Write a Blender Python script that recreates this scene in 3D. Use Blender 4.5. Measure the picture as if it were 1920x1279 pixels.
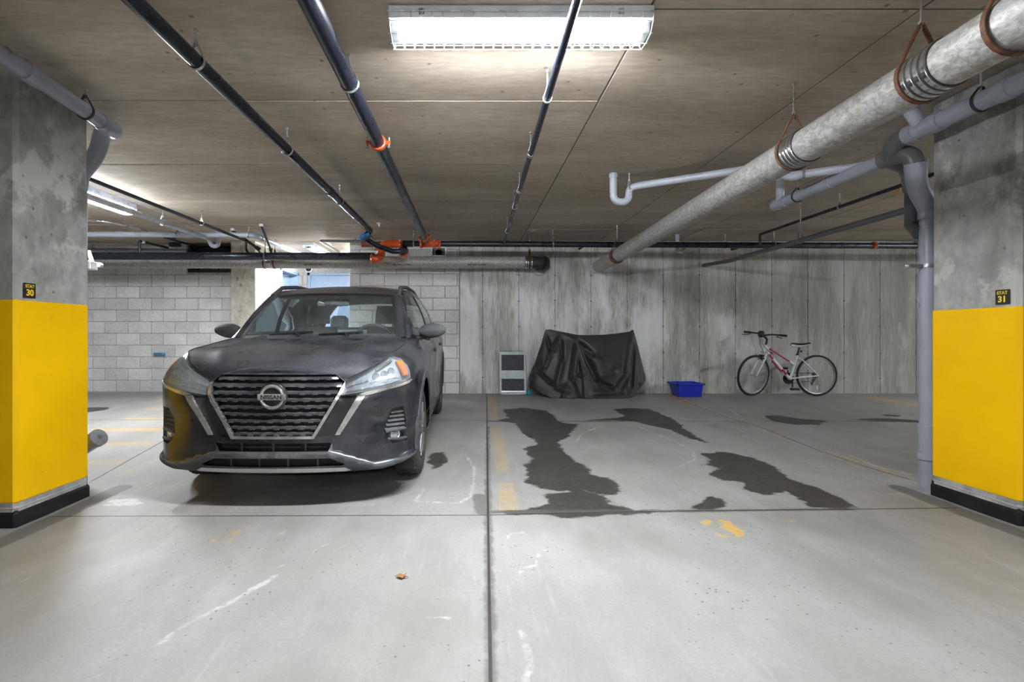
import bpy, bmesh, math, random
import numpy as np
from mathutils import Vector, Matrix
from mathutils import geometry as mgeo
random.seed(7)
for o in list(bpy.data.objects): bpy.data.objects.remove(o)
SC = bpy.context.scene
COL = SC.collection
# ------------------------------------------------------------------ camera, world, exposure
FPX, PX, PY, CH = 960.0, 880.0, 627.0, 1.09        # focal length (px), principal point, camera height
CEIL = CH + 1.55
cam_d = bpy.data.cameras.new('camera'); cam = bpy.data.objects.new('camera', cam_d); COL.objects.link(cam)
cam.location = (0, 0, CH); cam.rotation_euler = (math.pi/2, 0, 0)
cam_d.sensor_width = 36; cam_d.lens = 18.0
cam_d.shift_x = (960-PX)/1920; cam_d.shift_y = -(639.5-PY)/1920
cam_d.clip_start = .02; cam_d.clip_end = 100
SC.camera = cam
w = bpy.data.worlds.new('world'); SC.world = w; w.use_nodes = True
w.node_tree.nodes['Background'].inputs[0].default_value = (.8, .85, 1, 1)
w.node_tree.nodes['Background'].inputs[1].default_value = .05
SC.view_settings.view_transform = 'Standard'; SC.view_settings.look = 'None'
SC.view_settings.gamma = 1; SC.view_settings.use_curve_mapping = False
SC.view_settings.exposure = 1.05
cy = SC.cycles; cy.max_bounces = 5; cy.diffuse_bounces = 3; cy.glossy_bounces = 2; cy.transmission_bounces = 3; cy.transparent_max_bounces = 8
cy.caustics_reflective = False; cy.caustics_refractive = False; cy.use_denoising = True
TUBE = 335.0                                         # radiance of the fluorescent tubes
# ------------------------------------------------------------------ helpers: places
SL, YS = .021, 3.1                                  # the floor rises gently towards the far wall
def fz(y): return max(0, (min(y, 11)-YS))*SL
def W(px, py, d): return Vector(((px-PX)*d/FPX, d, CH+(PY-py)*d/FPX))
def Zp(px, py, zr): return W(px, py, zr*FPX/(PY-py))
def G(px, py):
    v = -(py-PY)/FPX
    d = CH/(-v)
    if d > YS: d = (CH+YS*SL)/(SL-v)
    return Vector(((px-PX)*d/FPX, d, fz(d)))
# ------------------------------------------------------------------ helpers: materials
class NT:
    def __init__(s, name):
        s.m = bpy.data.materials.new(name); s.m.use_nodes = True
        s.t = s.m.node_tree; s.b = s.t.nodes['Principled BSDF']; s.out = s.t.nodes['Material Output']
        s._p = None
    def N(s, typ, **kw):
        n = s.t.nodes.new(typ)
        for k, v in kw.items(): setattr(n, k, v)
        return n
    def L(s, a, b): s.t.links.new(a, b)
    def S(s, sock, v):
        if isinstance(v, bpy.types.NodeSocket): s.L(v, sock)
        else: sock.default_value = v
    def pos(s):
        if not s._p: s._p = s.N('ShaderNodeNewGeometry').outputs['Position']
        return s._p
    def obj(s): return s.N('ShaderNodeTexCoord').outputs['Object']
    def mapv(s, scale=(1, 1, 1), vec=None, rot=(0, 0, 0)):
        n = s.N('ShaderNodeMapping'); s.L(vec or s.pos(), n.inputs[0]); n.inputs['Scale'].default_value = scale
        n.inputs['Rotation'].default_value = rot
        return n.outputs[0]
    def noise(s, scale, detail=4, rough=.55, vec=None, dist=0):
        n = s.N('ShaderNodeTexNoise'); s.L(vec or s.pos(), n.inputs['Vector'])
        n.inputs['Scale'].default_value = scale; n.inputs['Detail'].default_value = detail
        n.inputs['Roughness'].default_value = rough; n.inputs['Distortion'].default_value = dist
        return n.outputs[0]
    def voro(s, scale, vec=None, feature='F1'):
        n = s.N('ShaderNodeTexVoronoi', feature=feature); s.L(vec or s.pos(), n.inputs['Vector'])
        n.inputs['Scale'].default_value = scale
        return n.outputs['Distance']
    def ramp(s, f, a, b, lo=0., hi=1.):
        n = s.N('ShaderNodeMapRange', interpolation_type='SMOOTHSTEP')
        s.S(n.inputs[0], f); n.inputs[1].default_value = a; n.inputs[2].default_value = b
        n.inputs[3].default_value = lo; n.inputs[4].default_value = hi
        return n.outputs[0]
    def mix(s, f, a, b, mode='MIX'):
        n = s.N('ShaderNodeMix', data_type='RGBA', blend_type=mode)
        s.S(n.inputs[0], f)
        for i, v in ((6, a), (7, b)):
            if isinstance(v, (tuple, list)): n.inputs[i].default_value = (*v[:3], 1)
            else: s.L(v, n.inputs[i])
        return n.outputs[2]
    def mth(s, op, a, b=0., c=None, clamp=False):
        n = s.N('ShaderNodeMath', operation=op, use_clamp=clamp)
        s.S(n.inputs[0], a); s.S(n.inputs[1], b)
        if c is not None: s.S(n.inputs[2], c)
        return n.outputs[0]
    def attr(s, name): return s.N('ShaderNodeAttribute', attribute_name=name).outputs['Fac']
    def rnd(s): return s.N('ShaderNodeObjectInfo').outputs['Random']
    def col(s, v): s.S(s.b.inputs['Base Color'], (*v[:3], 1) if isinstance(v, (tuple, list)) else v)
    def rough(s, v): s.S(s.b.inputs['Roughness'], v)
    def bump(s, h, strength=.3, dist=.01):
        n = s.N('ShaderNodeBump'); s.L(h, n.inputs['Height']); n.inputs['Strength'].default_value = strength
        n.inputs['Distance'].default_value = dist; s.L(n.outputs[0], s.b.inputs['Normal'])
M = {}
def simple(name, c, rough=.5, metal=0., var=.12, scale=9., bump=0., coat=0., spec=None, emit=None):
    t = NT(name); f = t.noise(scale, 4)
    k = t.ramp(f, .3, .7)
    t.col(t.mix(k, tuple(x*(1-var) for x in c), tuple(min(1, x*(1+var)) for x in c)))
    t.rough(t.ramp(f, .25, .75, max(.02, rough-.07), min(1, rough+.07)))
    t.b.inputs['Metallic'].default_value = metal
    if coat: t.b.inputs['Coat Weight'].default_value = coat; t.b.inputs['Coat Roughness'].default_value = .08
    if bump: t.bump(t.noise(scale*12, 3), bump, .004)
    if emit: t.b.inputs['Emission Color'].default_value = (*emit[:3], 1); t.b.inputs['Emission Strength'].default_value = emit[3]
    M[name] = t.m; return t.m
def concrete(name, dark, light, stretch=(1, 1, 1), sc=1.1, fine=22, grainmul=.25, blotch=None, spots=None, rough=.85, rnd=.0, bump=.25):
    t = NT(name); v = t.mapv(stretch)
    a = t.noise(sc, 6, .62, v); b = t.noise(fine, 5, .6, v); c = t.noise(95, 3, .6)
    col = t.mix(t.ramp(a, .3, .7), dark, light)
    col = t.mix(t.ramp(b, .25, .75), t.mix(1, col, (1-grainmul,)*3, 'MULTIPLY'), t.mix(1, col, (1+grainmul*.4,)*3, 'MULTIPLY'))
    if blotch:                                                   # (colour, scale, lo, hi, stretch)
        for (bc, bs, lo, hi, st, amt) in blotch:
            q = t.noise(bs, 5, .65, t.mapv(st)); col = t.mix(t.mth('MULTIPLY', t.ramp(q, lo, hi), amt), col, bc)
    if spots:
        sv = t.voro(spots[1]); q = t.noise(spots[1]*.35, 2)
        k = t.mth('MULTIPLY', t.ramp(sv, .05, .15, 1, 0), t.ramp(q, .47, .56))
        col = t.mix(t.mth('MULTIPLY', k, spots[2]), col, spots[0])
    if rnd:
        r = t.rnd(); col = t.mix(1, col, t.mix(r, (1-rnd,)*3, (1+rnd*.3,)*3), 'MULTIPLY')
    t.col(col); t.rough(rough)
    if bump: t.bump(t.mth('ADD', t.mth('MULTIPLY', b, .6), t.mth('MULTIPLY', c, .4)), bump, .006)
    M[name] = t.m; return t
concrete('ceiling_concrete', (.45, .38, .30), (.64, .56, .465), (.55, 2.2, 1), .9, 14, .2, spots=((.12, .09, .07), 8.5, .7), rnd=.16,
         blotch=[((.26, .21, .165), 1.3, .54, .78, (.4, 1.4, 1), .6)])
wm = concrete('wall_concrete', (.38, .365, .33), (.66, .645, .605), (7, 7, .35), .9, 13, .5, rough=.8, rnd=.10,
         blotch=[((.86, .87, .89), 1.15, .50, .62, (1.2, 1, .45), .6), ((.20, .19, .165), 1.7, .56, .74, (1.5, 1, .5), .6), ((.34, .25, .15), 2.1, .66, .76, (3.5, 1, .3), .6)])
def wall_extra(t):                                               # lime bloom around the middle of the wall, darker to the right
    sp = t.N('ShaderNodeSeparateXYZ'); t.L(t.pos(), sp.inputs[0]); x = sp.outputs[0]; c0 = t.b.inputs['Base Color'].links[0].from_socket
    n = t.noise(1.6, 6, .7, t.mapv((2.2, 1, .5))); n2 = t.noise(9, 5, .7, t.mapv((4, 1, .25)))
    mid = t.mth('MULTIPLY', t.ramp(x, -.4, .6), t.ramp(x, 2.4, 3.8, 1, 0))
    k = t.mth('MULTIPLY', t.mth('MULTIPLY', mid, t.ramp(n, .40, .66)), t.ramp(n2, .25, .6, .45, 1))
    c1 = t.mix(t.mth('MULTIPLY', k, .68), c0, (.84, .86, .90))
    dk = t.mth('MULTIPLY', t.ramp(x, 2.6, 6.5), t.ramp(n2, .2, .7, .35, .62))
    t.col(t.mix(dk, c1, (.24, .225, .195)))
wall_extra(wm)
concrete('column_concrete', (.29, .285, .27), (.45, .44, .42), (1, 1, .8), 1.6, 12, .28, spots=((.10, .10, .09), 12, .8),
         blotch=[((.60, .585, .54), 2.6, .56, .64, (1, 1, 1), .7), ((.12, .115, .105), 3.1, .53, .68, (1, 1, .6), .7)])
concrete('pilaster_concrete', (.46, .43, .37), (.66, .62, .54), (1, 1, .8), 2, 12, .25, spots=((.08, .075, .06), 9, .9),
         blotch=[((.13, .12, .09), 4.1, .56, .66, (1, 1, .7), .8)])
concrete('plain_concrete', (.52, .50, .47), (.64, .62, .59), sc=1.0, bump=0)
concrete('block_concrete', (.66, .655, .65), (.80, .795, .785), (1, 1, 1), 2.2, 40, .16, rnd=.16, bump=.5,
         spots=((.2, .2, .2), 60, .4))
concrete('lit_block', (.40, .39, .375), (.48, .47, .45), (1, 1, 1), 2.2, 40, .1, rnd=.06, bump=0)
simple('tie_grey', (.17, .165, .15), .9)
simple('seam_dark', (.12, .105, .09), .95)
simple('mortar', (.38, .375, .36), .95, var=.2, scale=30, bump=.4)
# floor: shapes of stains, paint and joints arrive as distances stored on the mesh
def floor_mat():
    t = NT('floor_concrete')
    a = t.noise(.55, 6, .6); b = t.noise(3.2, 6, .62, t.mapv((1, .45, 1), rot=(0, 0, .5))); c = t.noise(60, 4, .65)
    col = t.mix(t.ramp(a, .3, .7), (.255, .248, .233), (.352, .347, .334))
    col = t.mix(t.mth('MULTIPLY', t.ramp(b, .35, .75), .5), col, (.45, .445, .435))
    col = t.mix(t.mth('MULTIPLY', t.ramp(t.noise(1.6, 5, .6, t.mapv((1, .5, 1), rot=(0, 0, -.4))), .5, .75), .55), col, (.205, .192, .17))
    col = t.mix(t.mth('MULTIPLY', t.ramp(c, .3, .7, 1, 0), .22), col, (.2, .195, .18))
    tr = t.N('ShaderNodeTexWave', wave_type='BANDS', bands_direction='X'); tr.inputs['Scale'].default_value = 7
    t.L(t.mapv((1, .22, 1), rot=(0, 0, .35)), tr.inputs['Vector']); tr.inputs['Distortion'].default_value = 3; tr.inputs['Detail'].default_value = 4
    col = t.mix(t.mth('MULTIPLY', tr.outputs[0], t.ramp(t.noise(.8, 2), .5, .7, 0, .14)), col, (.26, .25, .23))
    col = t.mix(t.mth('MULTIPLY', t.ramp(t.noise(.9, 5, .6, t.mapv((1, .7, 1), rot=(0, 0, .8))), .5, .72), .45), col, (.30, .262, .23))
    sc = t.noise(34, 4, .7, t.mapv((1, .05, 1), rot=(0, 0, .62))); sc2 = t.noise(34, 4, .7, t.mapv((1, .05, 1), rot=(0, 0, -.5)))
    zone = t.ramp(t.noise(.7, 3), .42, .62)
    col = t.mix(t.mth('MULTIPLY', t.mth('MULTIPLY', t.ramp(sc, .55, .72), zone), .30), col, (.50, .495, .485))
    col = t.mix(t.mth('MULTIPLY', t.mth('MULTIPLY', t.ramp(sc2, .54, .74), t.ramp(t.noise(.9, 3), .45, .65)), .34), col, (.17, .155, .138))
    col = t.mix(t.mth('MULTIPLY', t.ramp(t.noise(190, 3, .7), .56, .72), .35), col, (.14, .135, .125))
    sp = t.mth('MULTIPLY', t.ramp(t.voro(24), .09, .15, 1, 0), t.ramp(t.noise(1.1, 3), .44, .60))
    n1 = t.noise(9, 5, .65); n2 = t.noise(26, 4, .7); n3 = t.noise(2.6, 4)
    j = lambda amp: t.mth('MULTIPLY', t.mth('SUBTRACT', n1, .5), amp)
    # yellow paint, worn
    ye = t.ramp(t.mth('ADD', t.attr('yellow'), j(.02)), -.006, .006, 1, 0)
    wear = t.ramp(t.mth('ADD', t.mth('MULTIPLY', n2, .5), t.mth('MULTIPLY', n1, .5)), .42, .54)
    yf = t.attr('yellow_keep')
    ye = t.mth('MULTIPLY', ye, t.mth('ADD', t.mth('MULTIPLY', wear, t.mth('SUBTRACT', 1., yf)), yf), clamp=True)
    col = t.mix(t.mth('MULTIPLY', ye, t.mth('ADD', .30, t.mth('MULTIPLY', yf, .6))), col, (.62, .36, .045))
    # white mineral deposits, plus one floor sheen painted white
    wh = t.ramp(t.mth('ADD', t.attr('white'), j(.05)), -.012, .006, 1, 0)
    wh = t.mth('MULTIPLY', wh, t.ramp(n2, .3, .55))
    col = t.mix(t.mth('MULTIPLY', wh, .72), col, (.58, .58, .575))
    # oily wet patches
    we = t.ramp(t.mth('ADD', t.attr('wet'), t.mth('ADD', j(.16), t.mth('MULTIPLY', t.mth('SUBTRACT', n3, .5), .12))), -.022, .012, 1, 0)
    wet_c = t.mix(t.ramp(n2, .35, .7), (.022, .019, .0155), (.05, .043, .035))
    col = t.mix(t.mth('MULTIPLY', we, .93), col, wet_c)
    # joints with damp edges
    jd = t.mth('ABSOLUTE', t.attr('joint_0'))
    for q in range(1, 5): jd = t.mth('MINIMUM', jd, t.mth('ABSOLUTE', t.attr('joint_%d' % q)))
    damp = t.mth('MULTIPLY', t.ramp(t.mth('ADD', t.attr('damp'), j(.06)), .005, .03, 1, 0), .72)
    col = t.mix(damp, col, (.10, .095, .085))
    cut = t.ramp(jd, .004, .008, 1, 0)
    col = t.mix(t.mth('MULTIPLY', cut, .9), col, (.03, .028, .025))
    col = t.mix(t.mth('MULTIPLY', sp, .75), col, (.05, .048, .045))
    t.col(col)
    r0 = t.ramp(a, .3, .7, .40, .62)
    t.rough(t.mth('SUBTRACT', r0, t.mth('MULTIPLY', we, .05), clamp=True)); t.b.inputs['Specular IOR Level'].default_value = .35
    h = t.mth('SUBTRACT', t.mth('MULTIPLY', c, .25), t.mth('MULTIPLY', cut, 2.0))
    t.bump(t.mth('ADD', h, t.mth('MULTIPLY', wh, .25)), .35, .006)
    M['floor'] = t.m
floor_mat()
def paint_mat(name, c, chips, cc, lo):
    t = NT(name); n = t.noise(14, 6, .7); a = t.noise(2.5, 4)
    col = t.mix(t.ramp(a, .3, .7), tuple(x*.94 for x in c), c)
    k = t.mth('MULTIPLY', t.ramp(n, lo, lo+.05), chips)
    t.col(t.mix(k, col, cc)); t.rough(.5); t.b.inputs['Specular IOR Level'].default_value = .2; t.bump(t.noise(30, 3), .2, .004); M[name] = t.m
paint_mat('yellow_paint', (1.0, .56, .0), .6, (.3, .25, .14), .68)
paint_mat('black_paint', (.014, .014, .015), .8, (.2, .19, .17), .68)
simple('grey_paint', (.40, .41, .42), .6)
def pvc(name, c, rough):
    simple(name, c, rough, var=.07, scale=5)
pvc('grey_pvc', (.32, .345, .405), .34); pvc('white_pvc', (.44, .47, .55), .3); pvc('dark_pvc', (.11, .115, .125), .4)
def blackpipe():
    t = NT('black_pipe'); n = t.noise(10, 6, .7, t.mapv((1, .35, 1)))
    k = t.mth('MULTIPLY', t.ramp(n, .64, .72), .55)
    t.col(t.mix(k, (.013, .016, .026), (.2, .21, .23))); t.rough(t.ramp(n, .3, .7, .22, .42))
    M['black_pipe'] = t.m
blackpipe()
def galv():
    t = NT('galvanized'); a = t.noise(40, 5, .7, t.mapv((1, .6, 1), rot=(.5, .4, .6)), .8); b = t.noise(2.2, 4)
    col = t.mix(t.ramp(a, .36, .68), (.27, .262, .245), (.52, .515, .495))
    col = t.mix(t.mth('MULTIPLY', t.ramp(b, .52, .72), .6), col, (.33, .27, .18))
    t.col(col); t.rough(.5); t.b.inputs['Metallic'].default_value = .15; t.bump(a, .2, .003); M['galvanized'] = t.m
galv()
simple('orange_paint', (.62, .085, .02), .4, var=.25, scale=20); simple('red_oxide', (.16, .035, .025), .6)
simple('blue_fitting', (.06, .23, .46), .4); simple('rust', (.13, .055, .025), .75, var=.4, scale=40)
simple('steel', (.50, .50, .51), .3, .85); simple('chrome', (.62, .62, .63), .18, .95); simple('brass', (.55, .30, .09), .35, .8)
simple('rubber_sleeve', (.03, .03, .032), .4); simple('dark_metal', (.035, .035, .04), .5, .3)
simple('fixture_white', (.74, .78, .80), .35); simple('green_clip', (.02, .25, .14), .5)
simple('wire', (.70, .72, .74), .3, .4)
def tube_mat():
    t = NT('fluorescent_tube'); t.t.nodes.remove(t.b)
    e = t.N('ShaderNodeEmission'); e.inputs[0].default_value = (.93, .97, 1, 1); e.inputs[1].default_value = TUBE
    t.L(e.outputs[0], t.out.inputs[0]); M['tube'] = t.m
tube_mat()
simple('door_blue', (.25, .33, .46), .5, var=.04); simple('frame_blue', (.24, .32, .45), .45, var=.04)
simple('shade_metal', (.10, .12, .14), .5); simple('sign_black', (.012, .012, .012), .5); simple('sign_yellow', (.86, .56, .02), .5)
simple('red_print', (.7, .08, .06), .6); simple('print_black', (.02, .02, .02), .7)
simple('wood', (.42, .25, .10), .7, var=.4, scale=12); simple('pale_green', (.30, .34, .18), .5)
simple('leaf_brown', (.30, .14, .05), .8)
# ------------------------------------------------------------------ helpers: meshes and objects
ORG = {}
class MB:
    def __init__(s): s.v = []; s.f = []
    def add(s, vs, fs):
        k = len(s.v); s.v += [Vector(p) for p in vs]; s.f += [tuple(i+k for i in f) for f in fs]; return s
    def box(s, a, b, bev=0.):
        x0, y0, z0 = a; x1, y1, z1 = b
        if bev:
            bm = bmesh.new(); bmesh.ops.create_cube(bm, size=1)
            for v in bm.verts: v.co = Vector(((x0+x1)/2+v.co.x*(x1-x0), (y0+y1)/2+v.co.y*(y1-y0), (z0+z1)/2+v.co.z*(z1-z0)))
            bmesh.ops.bevel(bm, geom=bm.edges[:], offset=bev, segments=1, affect='EDGES', profile=.5)
            bm.verts.index_update(); s.add([v.co.copy() for v in bm.verts], [tuple(v.index for v in f.verts) for f in bm.faces]); bm.free(); return s
        return s.add([(x0, y0, z0), (x1, y0, z0), (x1, y1, z0), (x0, y1, z0), (x0, y0, z1), (x1, y0, z1), (x1, y1, z1), (x0, y1, z1)],
                     [(0, 3, 2, 1), (4, 5, 6, 7), (0, 1, 5, 4), (1, 2, 6, 5), (2, 3, 7, 6), (3, 0, 4, 7)])
    def sweep(s, pts, r, seg=12, closed=False, caps=True, flat=None):
        pts = [Vector(p) for p in pts]; n = len(pts)
        rs = r if isinstance(r, (list, tuple)) else [r]*n
        T = []
        for i in range(n):
            a = pts[(i-1) % n] if (closed or i) else pts[i]; b = pts[(i+1) % n] if (closed or i < n-1) else pts[i]
            T.append((b-a).normalized())
        u = T[0].orthogonal().normalized()
        if flat is not None: u = (Vector(flat)-T[0]*T[0].dot(Vector(flat))).normalized()
        vs = []
        for i in range(n):
            u = (u-T[i]*u.dot(T[i])).normalized(); w_ = T[i].cross(u)
            for k in range(seg):
                an = 2*math.pi*k/seg; vs.append(pts[i]+(u*math.cos(an)+w_*math.sin(an))*rs[i])
        fs = []
        for i in range(n if closed else n-1):
            j = (i+1) % n
            for k in range(seg): fs.append((i*seg+k, i*seg+(k+1) % seg, j*seg+(k+1) % seg, j*seg+k))
        if caps and not closed:
            fs.append(tuple(reversed(range(seg)))); fs.append(tuple((n-1)*seg+k for k in range(seg)))
        return s.add(vs, fs)
    def cyl(s, a, b, r, seg=16, r2=None): return s.sweep([a, b], [r, r if r2 is None else r2], seg)
    def lathe(s, c, axis, prof, seg=24):
        c = Vector(c); ax = Vector(axis).normalized(); u = ax.orthogonal().normalized(); w_ = ax.cross(u); vs = []; fs = []
        for (rr, h) in prof:
            for k in range(seg):
                an = 2*math.pi*k/seg; vs.append(c+ax*h+(u*math.cos(an)+w_*math.sin(an))*rr)
        n = len(prof)
        for i in range(n-1):
            for k in range(seg): fs.append((i*seg+k, i*seg+(k+1) % seg, (i+1)*seg+(k+1) % seg, (i+1)*seg+k))
        if prof[0][0] > 1e-5: fs.append(tuple(reversed(range(seg))))
        if prof[-1][0] > 1e-5: fs.append(tuple((n-1)*seg+k for k in range(seg)))
        return s.add(vs, fs)
    def prism(s, poly, ext):                                     # poly: 3-D points, ext: vector
        poly = [Vector(p) for p in poly]; e = Vector(ext); n = len(poly)
        return s.add(poly+[p+e for p in poly], [tuple(range(n)), tuple(reversed(range(n, 2*n)))]+[(i, i+n, (i+1) % n+n, (i+1) % n) for i in range(n)])
    def grid(s, rows, flip=False):
        nr, nc = len(rows), len(rows[0]); vs = [p for r in rows for p in r]; fs = []
        for i in range(nr-1):
            for j in range(nc-1):
                q = (i*nc+j, i*nc+j+1, (i+1)*nc+j+1, (i+1)*nc+j); fs.append(tuple(reversed(q)) if flip else q)
        return s.add(vs, fs)
    def mesh(s, name, org=Vector(), smooth=True, ang=40):
        me = bpy.data.meshes.new(name); me.from_pydata([tuple(p-org) for p in s.v], [], s.f)
        bm = bmesh.new(); bm.from_mesh(me); bmesh.ops.recalc_face_normals(bm, faces=bm.faces[:])
        for f in bm.faces: f.smooth = smooth
        if smooth:
            for e in bm.edges:
                if len(e.link_faces) == 2 and e.calc_face_angle(0) > math.radians(ang): e.smooth = False
        bm.to_mesh(me); bm.free(); return me
    def build(s, name, mat, parent=None, smooth=True, ang=40):
        if parent is not None: org = ORG[parent]
        else:
            a = np.array(s.v); org = Vector(((a[:, 0].min()+a[:, 0].max())/2, (a[:, 1].min()+a[:, 1].max())/2, a[:, 2].min()))
        me = s.mesh(name, org, smooth, ang); me.materials.append(M[mat])
        return link(name, me, parent, org)
def link(name, me, parent, org):
    o = bpy.data.objects.new(name, me); COL.objects.link(o); ORG[o] = Vector(org)
    if parent is not None: o.parent = parent
    else: o.location = org
    return o
def tag(o, label, cat=None, group=None, kind=None):
    if label: o['label'] = label
    if cat: o['category'] = cat
    if group: o['group'] = group
    if kind: o['kind'] = kind
    return o
def thing(name, label, cat, loc, group=None, kind=None):
    o = bpy.data.objects.new(name, None); COL.objects.link(o); o.location = loc; o.empty_display_size = .1; ORG[o] = Vector(loc)
    return tag(o, label, cat, group, kind)
def struct(o, label=None): o['kind'] = 'structure'; (label and tag(o, label)); return o
def copy_tree(o, parent=None):
    c = o.copy(); COL.objects.link(c); c.parent = parent; ORG[c] = ORG[o]
    for ch in list(o.children): copy_tree(ch, c)
    return c
def bend(pts, R, n=7):                                           # round the corners of a polyline
    pts = [Vector(p) for p in pts]; out = [pts[0]]
    for i in range(1, len(pts)-1):
        a, b, c = pts[i-1], pts[i], pts[i+1]; u = (a-b); v = (c-b); d = min(R, u.length*.49, v.length*.49)
        p = b+u.normalized()*d; q = b+v.normalized()*d
        for k in range(n+1):
            t = k/n; out.append(p*(1-t)**2+b*2*t*(1-t)+q*t*t)
    out.append(pts[-1]); return out
def text_mesh(s, size, bold=0.):
    cu = bpy.data.curves.new('txt', 'FONT'); cu.body = s; cu.size = size; cu.align_x = 'CENTER'; cu.align_y = 'CENTER'; cu.extrude = size*.02; cu.offset = bold
    o = bpy.data.objects.new('txt', cu); COL.objects.link(o); bpy.context.view_layer.update()
    me = bpy.data.meshes.new_from_object(o.evaluated_get(bpy.context.evaluated_depsgraph_get()))
    bpy.data.objects.remove(o); bpy.data.curves.remove(cu); return me
def text(name, s, size, mat, parent, pos, xdir, ydir, bold=0., sx=1.):
    me = text_mesh(s, size, bold); x = Vector(xdir).normalized(); y = Vector(ydir).normalized(); z = x.cross(y)
    mt = Matrix((x*sx, y, z)).transposed().to_4x4(); mt.translation = Vector(pos)-ORG[parent]
    me.transform(mt); me.materials.clear(); me.materials.append(M[mat])
    return link(name, me, parent, ORG[parent])
# ================================================================== STRUCTURE: floor
def build_floor():
    def axis(segs):
        out = []
        for a, b, st in segs: out += list(np.arange(a, b-1e-6, st))
        return np.array(out+[segs[-1][1]])
    xs = axis([(-9.5, -4.6, .3), (-4.6, -3.2, .04), (-3.2, 4.0, .022), (4.0, 6.0, .05), (6.0, 9.5, .3)])
    ys = axis([(-5.5, 1.2, .3), (1.2, 4.2, .022), (4.2, 8.7, .035), (8.7, 11.2, .25)])
    nx, ny = len(xs), len(ys)
    gx, gy = np.meshgrid(xs, ys); P = np.stack([gx.ravel(), gy.ravel()], 1)
    zz = np.clip(np.minimum(P[:, 1], 11)-YS, 0, None)*SL
    idx = np.arange(nx*ny).reshape(ny, nx)
    faces = np.stack([idx[:-1, :-1], idx[:-1, 1:], idx[1:, 1:], idx[1:, :-1]], -1).reshape(-1, 4)
    me = bpy.data.meshes.new('floor'); n = nx*ny
    me.vertices.add(n); me.vertices.foreach_set('co', np.column_stack([P, zz]).astype(np.float32).ravel())
    me.loops.add(faces.size); me.loops.foreach_set('vertex_index', faces.ravel().astype(np.int32))
    me.polygons.add(len(faces)); me.polygons.foreach_set('loop_start', np.arange(0, faces.size, 4, dtype=np.int32))
    me.update(calc_edges=True); me.validate()
    def px(l): return np.array([tuple(G(a, b)[:2]) for a, b in l])
    def segdist(Q, A, closed):
        d = np.full(len(Q), 9.); m = len(A)
        for i in range(m if closed else m-1):
            a, b = A[i], A[(i+1) % m]; ab = b-a; t = np.clip(((Q-a) @ ab)/max(ab @ ab, 1e-9), 0, 1)
            d = np.minimum(d, np.hypot(*(Q-a-t[:, None]*ab).T))
        return d
    def inside(Q, A):
        c = np.zeros(len(Q), bool); m = len(A)
        for i in range(m):
            (x0, y0), (x1, y1) = A[i], A[i-1]
            if abs(y1-y0) < 1e-9: continue
            c ^= ((y0 > Q[:, 1]) != (y1 > Q[:, 1])) & (Q[:, 0] < (x1-x0)*(Q[:, 1]-y0)/(y1-y0)+x0)
        return c
    F = {k: np.full(n, .4, np.float32) for k in ('wet', 'yellow', 'white', 'damp')}
    keep = np.zeros(n, np.float32)
    def put(field, A, closed=True, width=0., kp=None):
        m = (P[:, 0] > A[:, 0].min()-.4) & (P[:, 0] < A[:, 0].max()+.4) & (P[:, 1] > A[:, 1].min()-.4) & (P[:, 1] < A[:, 1].max()+.4)
        Q = P[m]
        if not len(Q): return
        d = segdist(Q, A, closed)
        if closed: d = np.where(inside(Q, A), -d, d)
        d = d-width; cur = F[field][m]
        if kp is not None:
            k = keep[m]; k[d < np.minimum(cur, .05)] = kp; keep[m] = k
        F[field][m] = np.minimum(cur, d)
    c6 = lambda l: px([(900+a*.4583, 720+b*.4583) for a, b in l])
    c8 = lambda l: px([(860+a*.552, 900+b*.5525) for a, b in l])
    for l in ([(95, 105), (180, 98), (270, 110), (330, 160), (390, 165), (370, 210), (310, 240), (340, 280), (420, 330), (460, 370), (550, 400), (575, 440), (540, 455), (480, 450), (430, 435), (320, 440), (240, 425), (195, 400), (200, 360), (185, 330), (215, 310), (185, 265), (240, 245), (180, 200), (150, 160), (60, 150), (120, 140)],
              [(270, 450), (420, 435), (490, 450), (530, 490), (640, 520), (700, 525), (560, 535), (420, 545), (240, 535), (60, 530), (30, 520), (200, 515), (280, 490)],
              [(550, 105), (600, 98), (690, 102), (740, 125), (800, 150), (850, 195), (930, 240), (860, 225), (780, 190), (700, 170), (640, 155), (560, 150), (450, 148), (600, 135)],
              [(915, 285), (1000, 278), (1100, 300), (1200, 340), (1270, 390), (1380, 420), (1450, 460), (1530, 500), (1560, 512), (1450, 510), (1350, 500), (1320, 480), (1250, 440), (1160, 455), (1090, 430), (1070, 405), (980, 390), (940, 365), (990, 345), (910, 330), (950, 310)],
              [(855, 510), (900, 488), (945, 465), (985, 470), (990, 495), (930, 515)],
              [(1160, 130), (1230, 128), (1300, 142), (1420, 150), (1390, 165), (1300, 168), (1200, 155)],
              [(1640, 123), (1720, 128), (1700, 133), (1650, 130)], [(1540, 145), (1640, 140), (1800, 150), (1800, 158), (1600, 152)]):
        put('wet', c6(l), width=.012)
    put('wet', px([(140, 765), (190, 763), (216, 765.5), (190, 771), (140, 776)]))
    put('wet', px([(800, 850), (835, 845), (850, 862), (825, 880), (800, 885)]), width=-.03)
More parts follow.
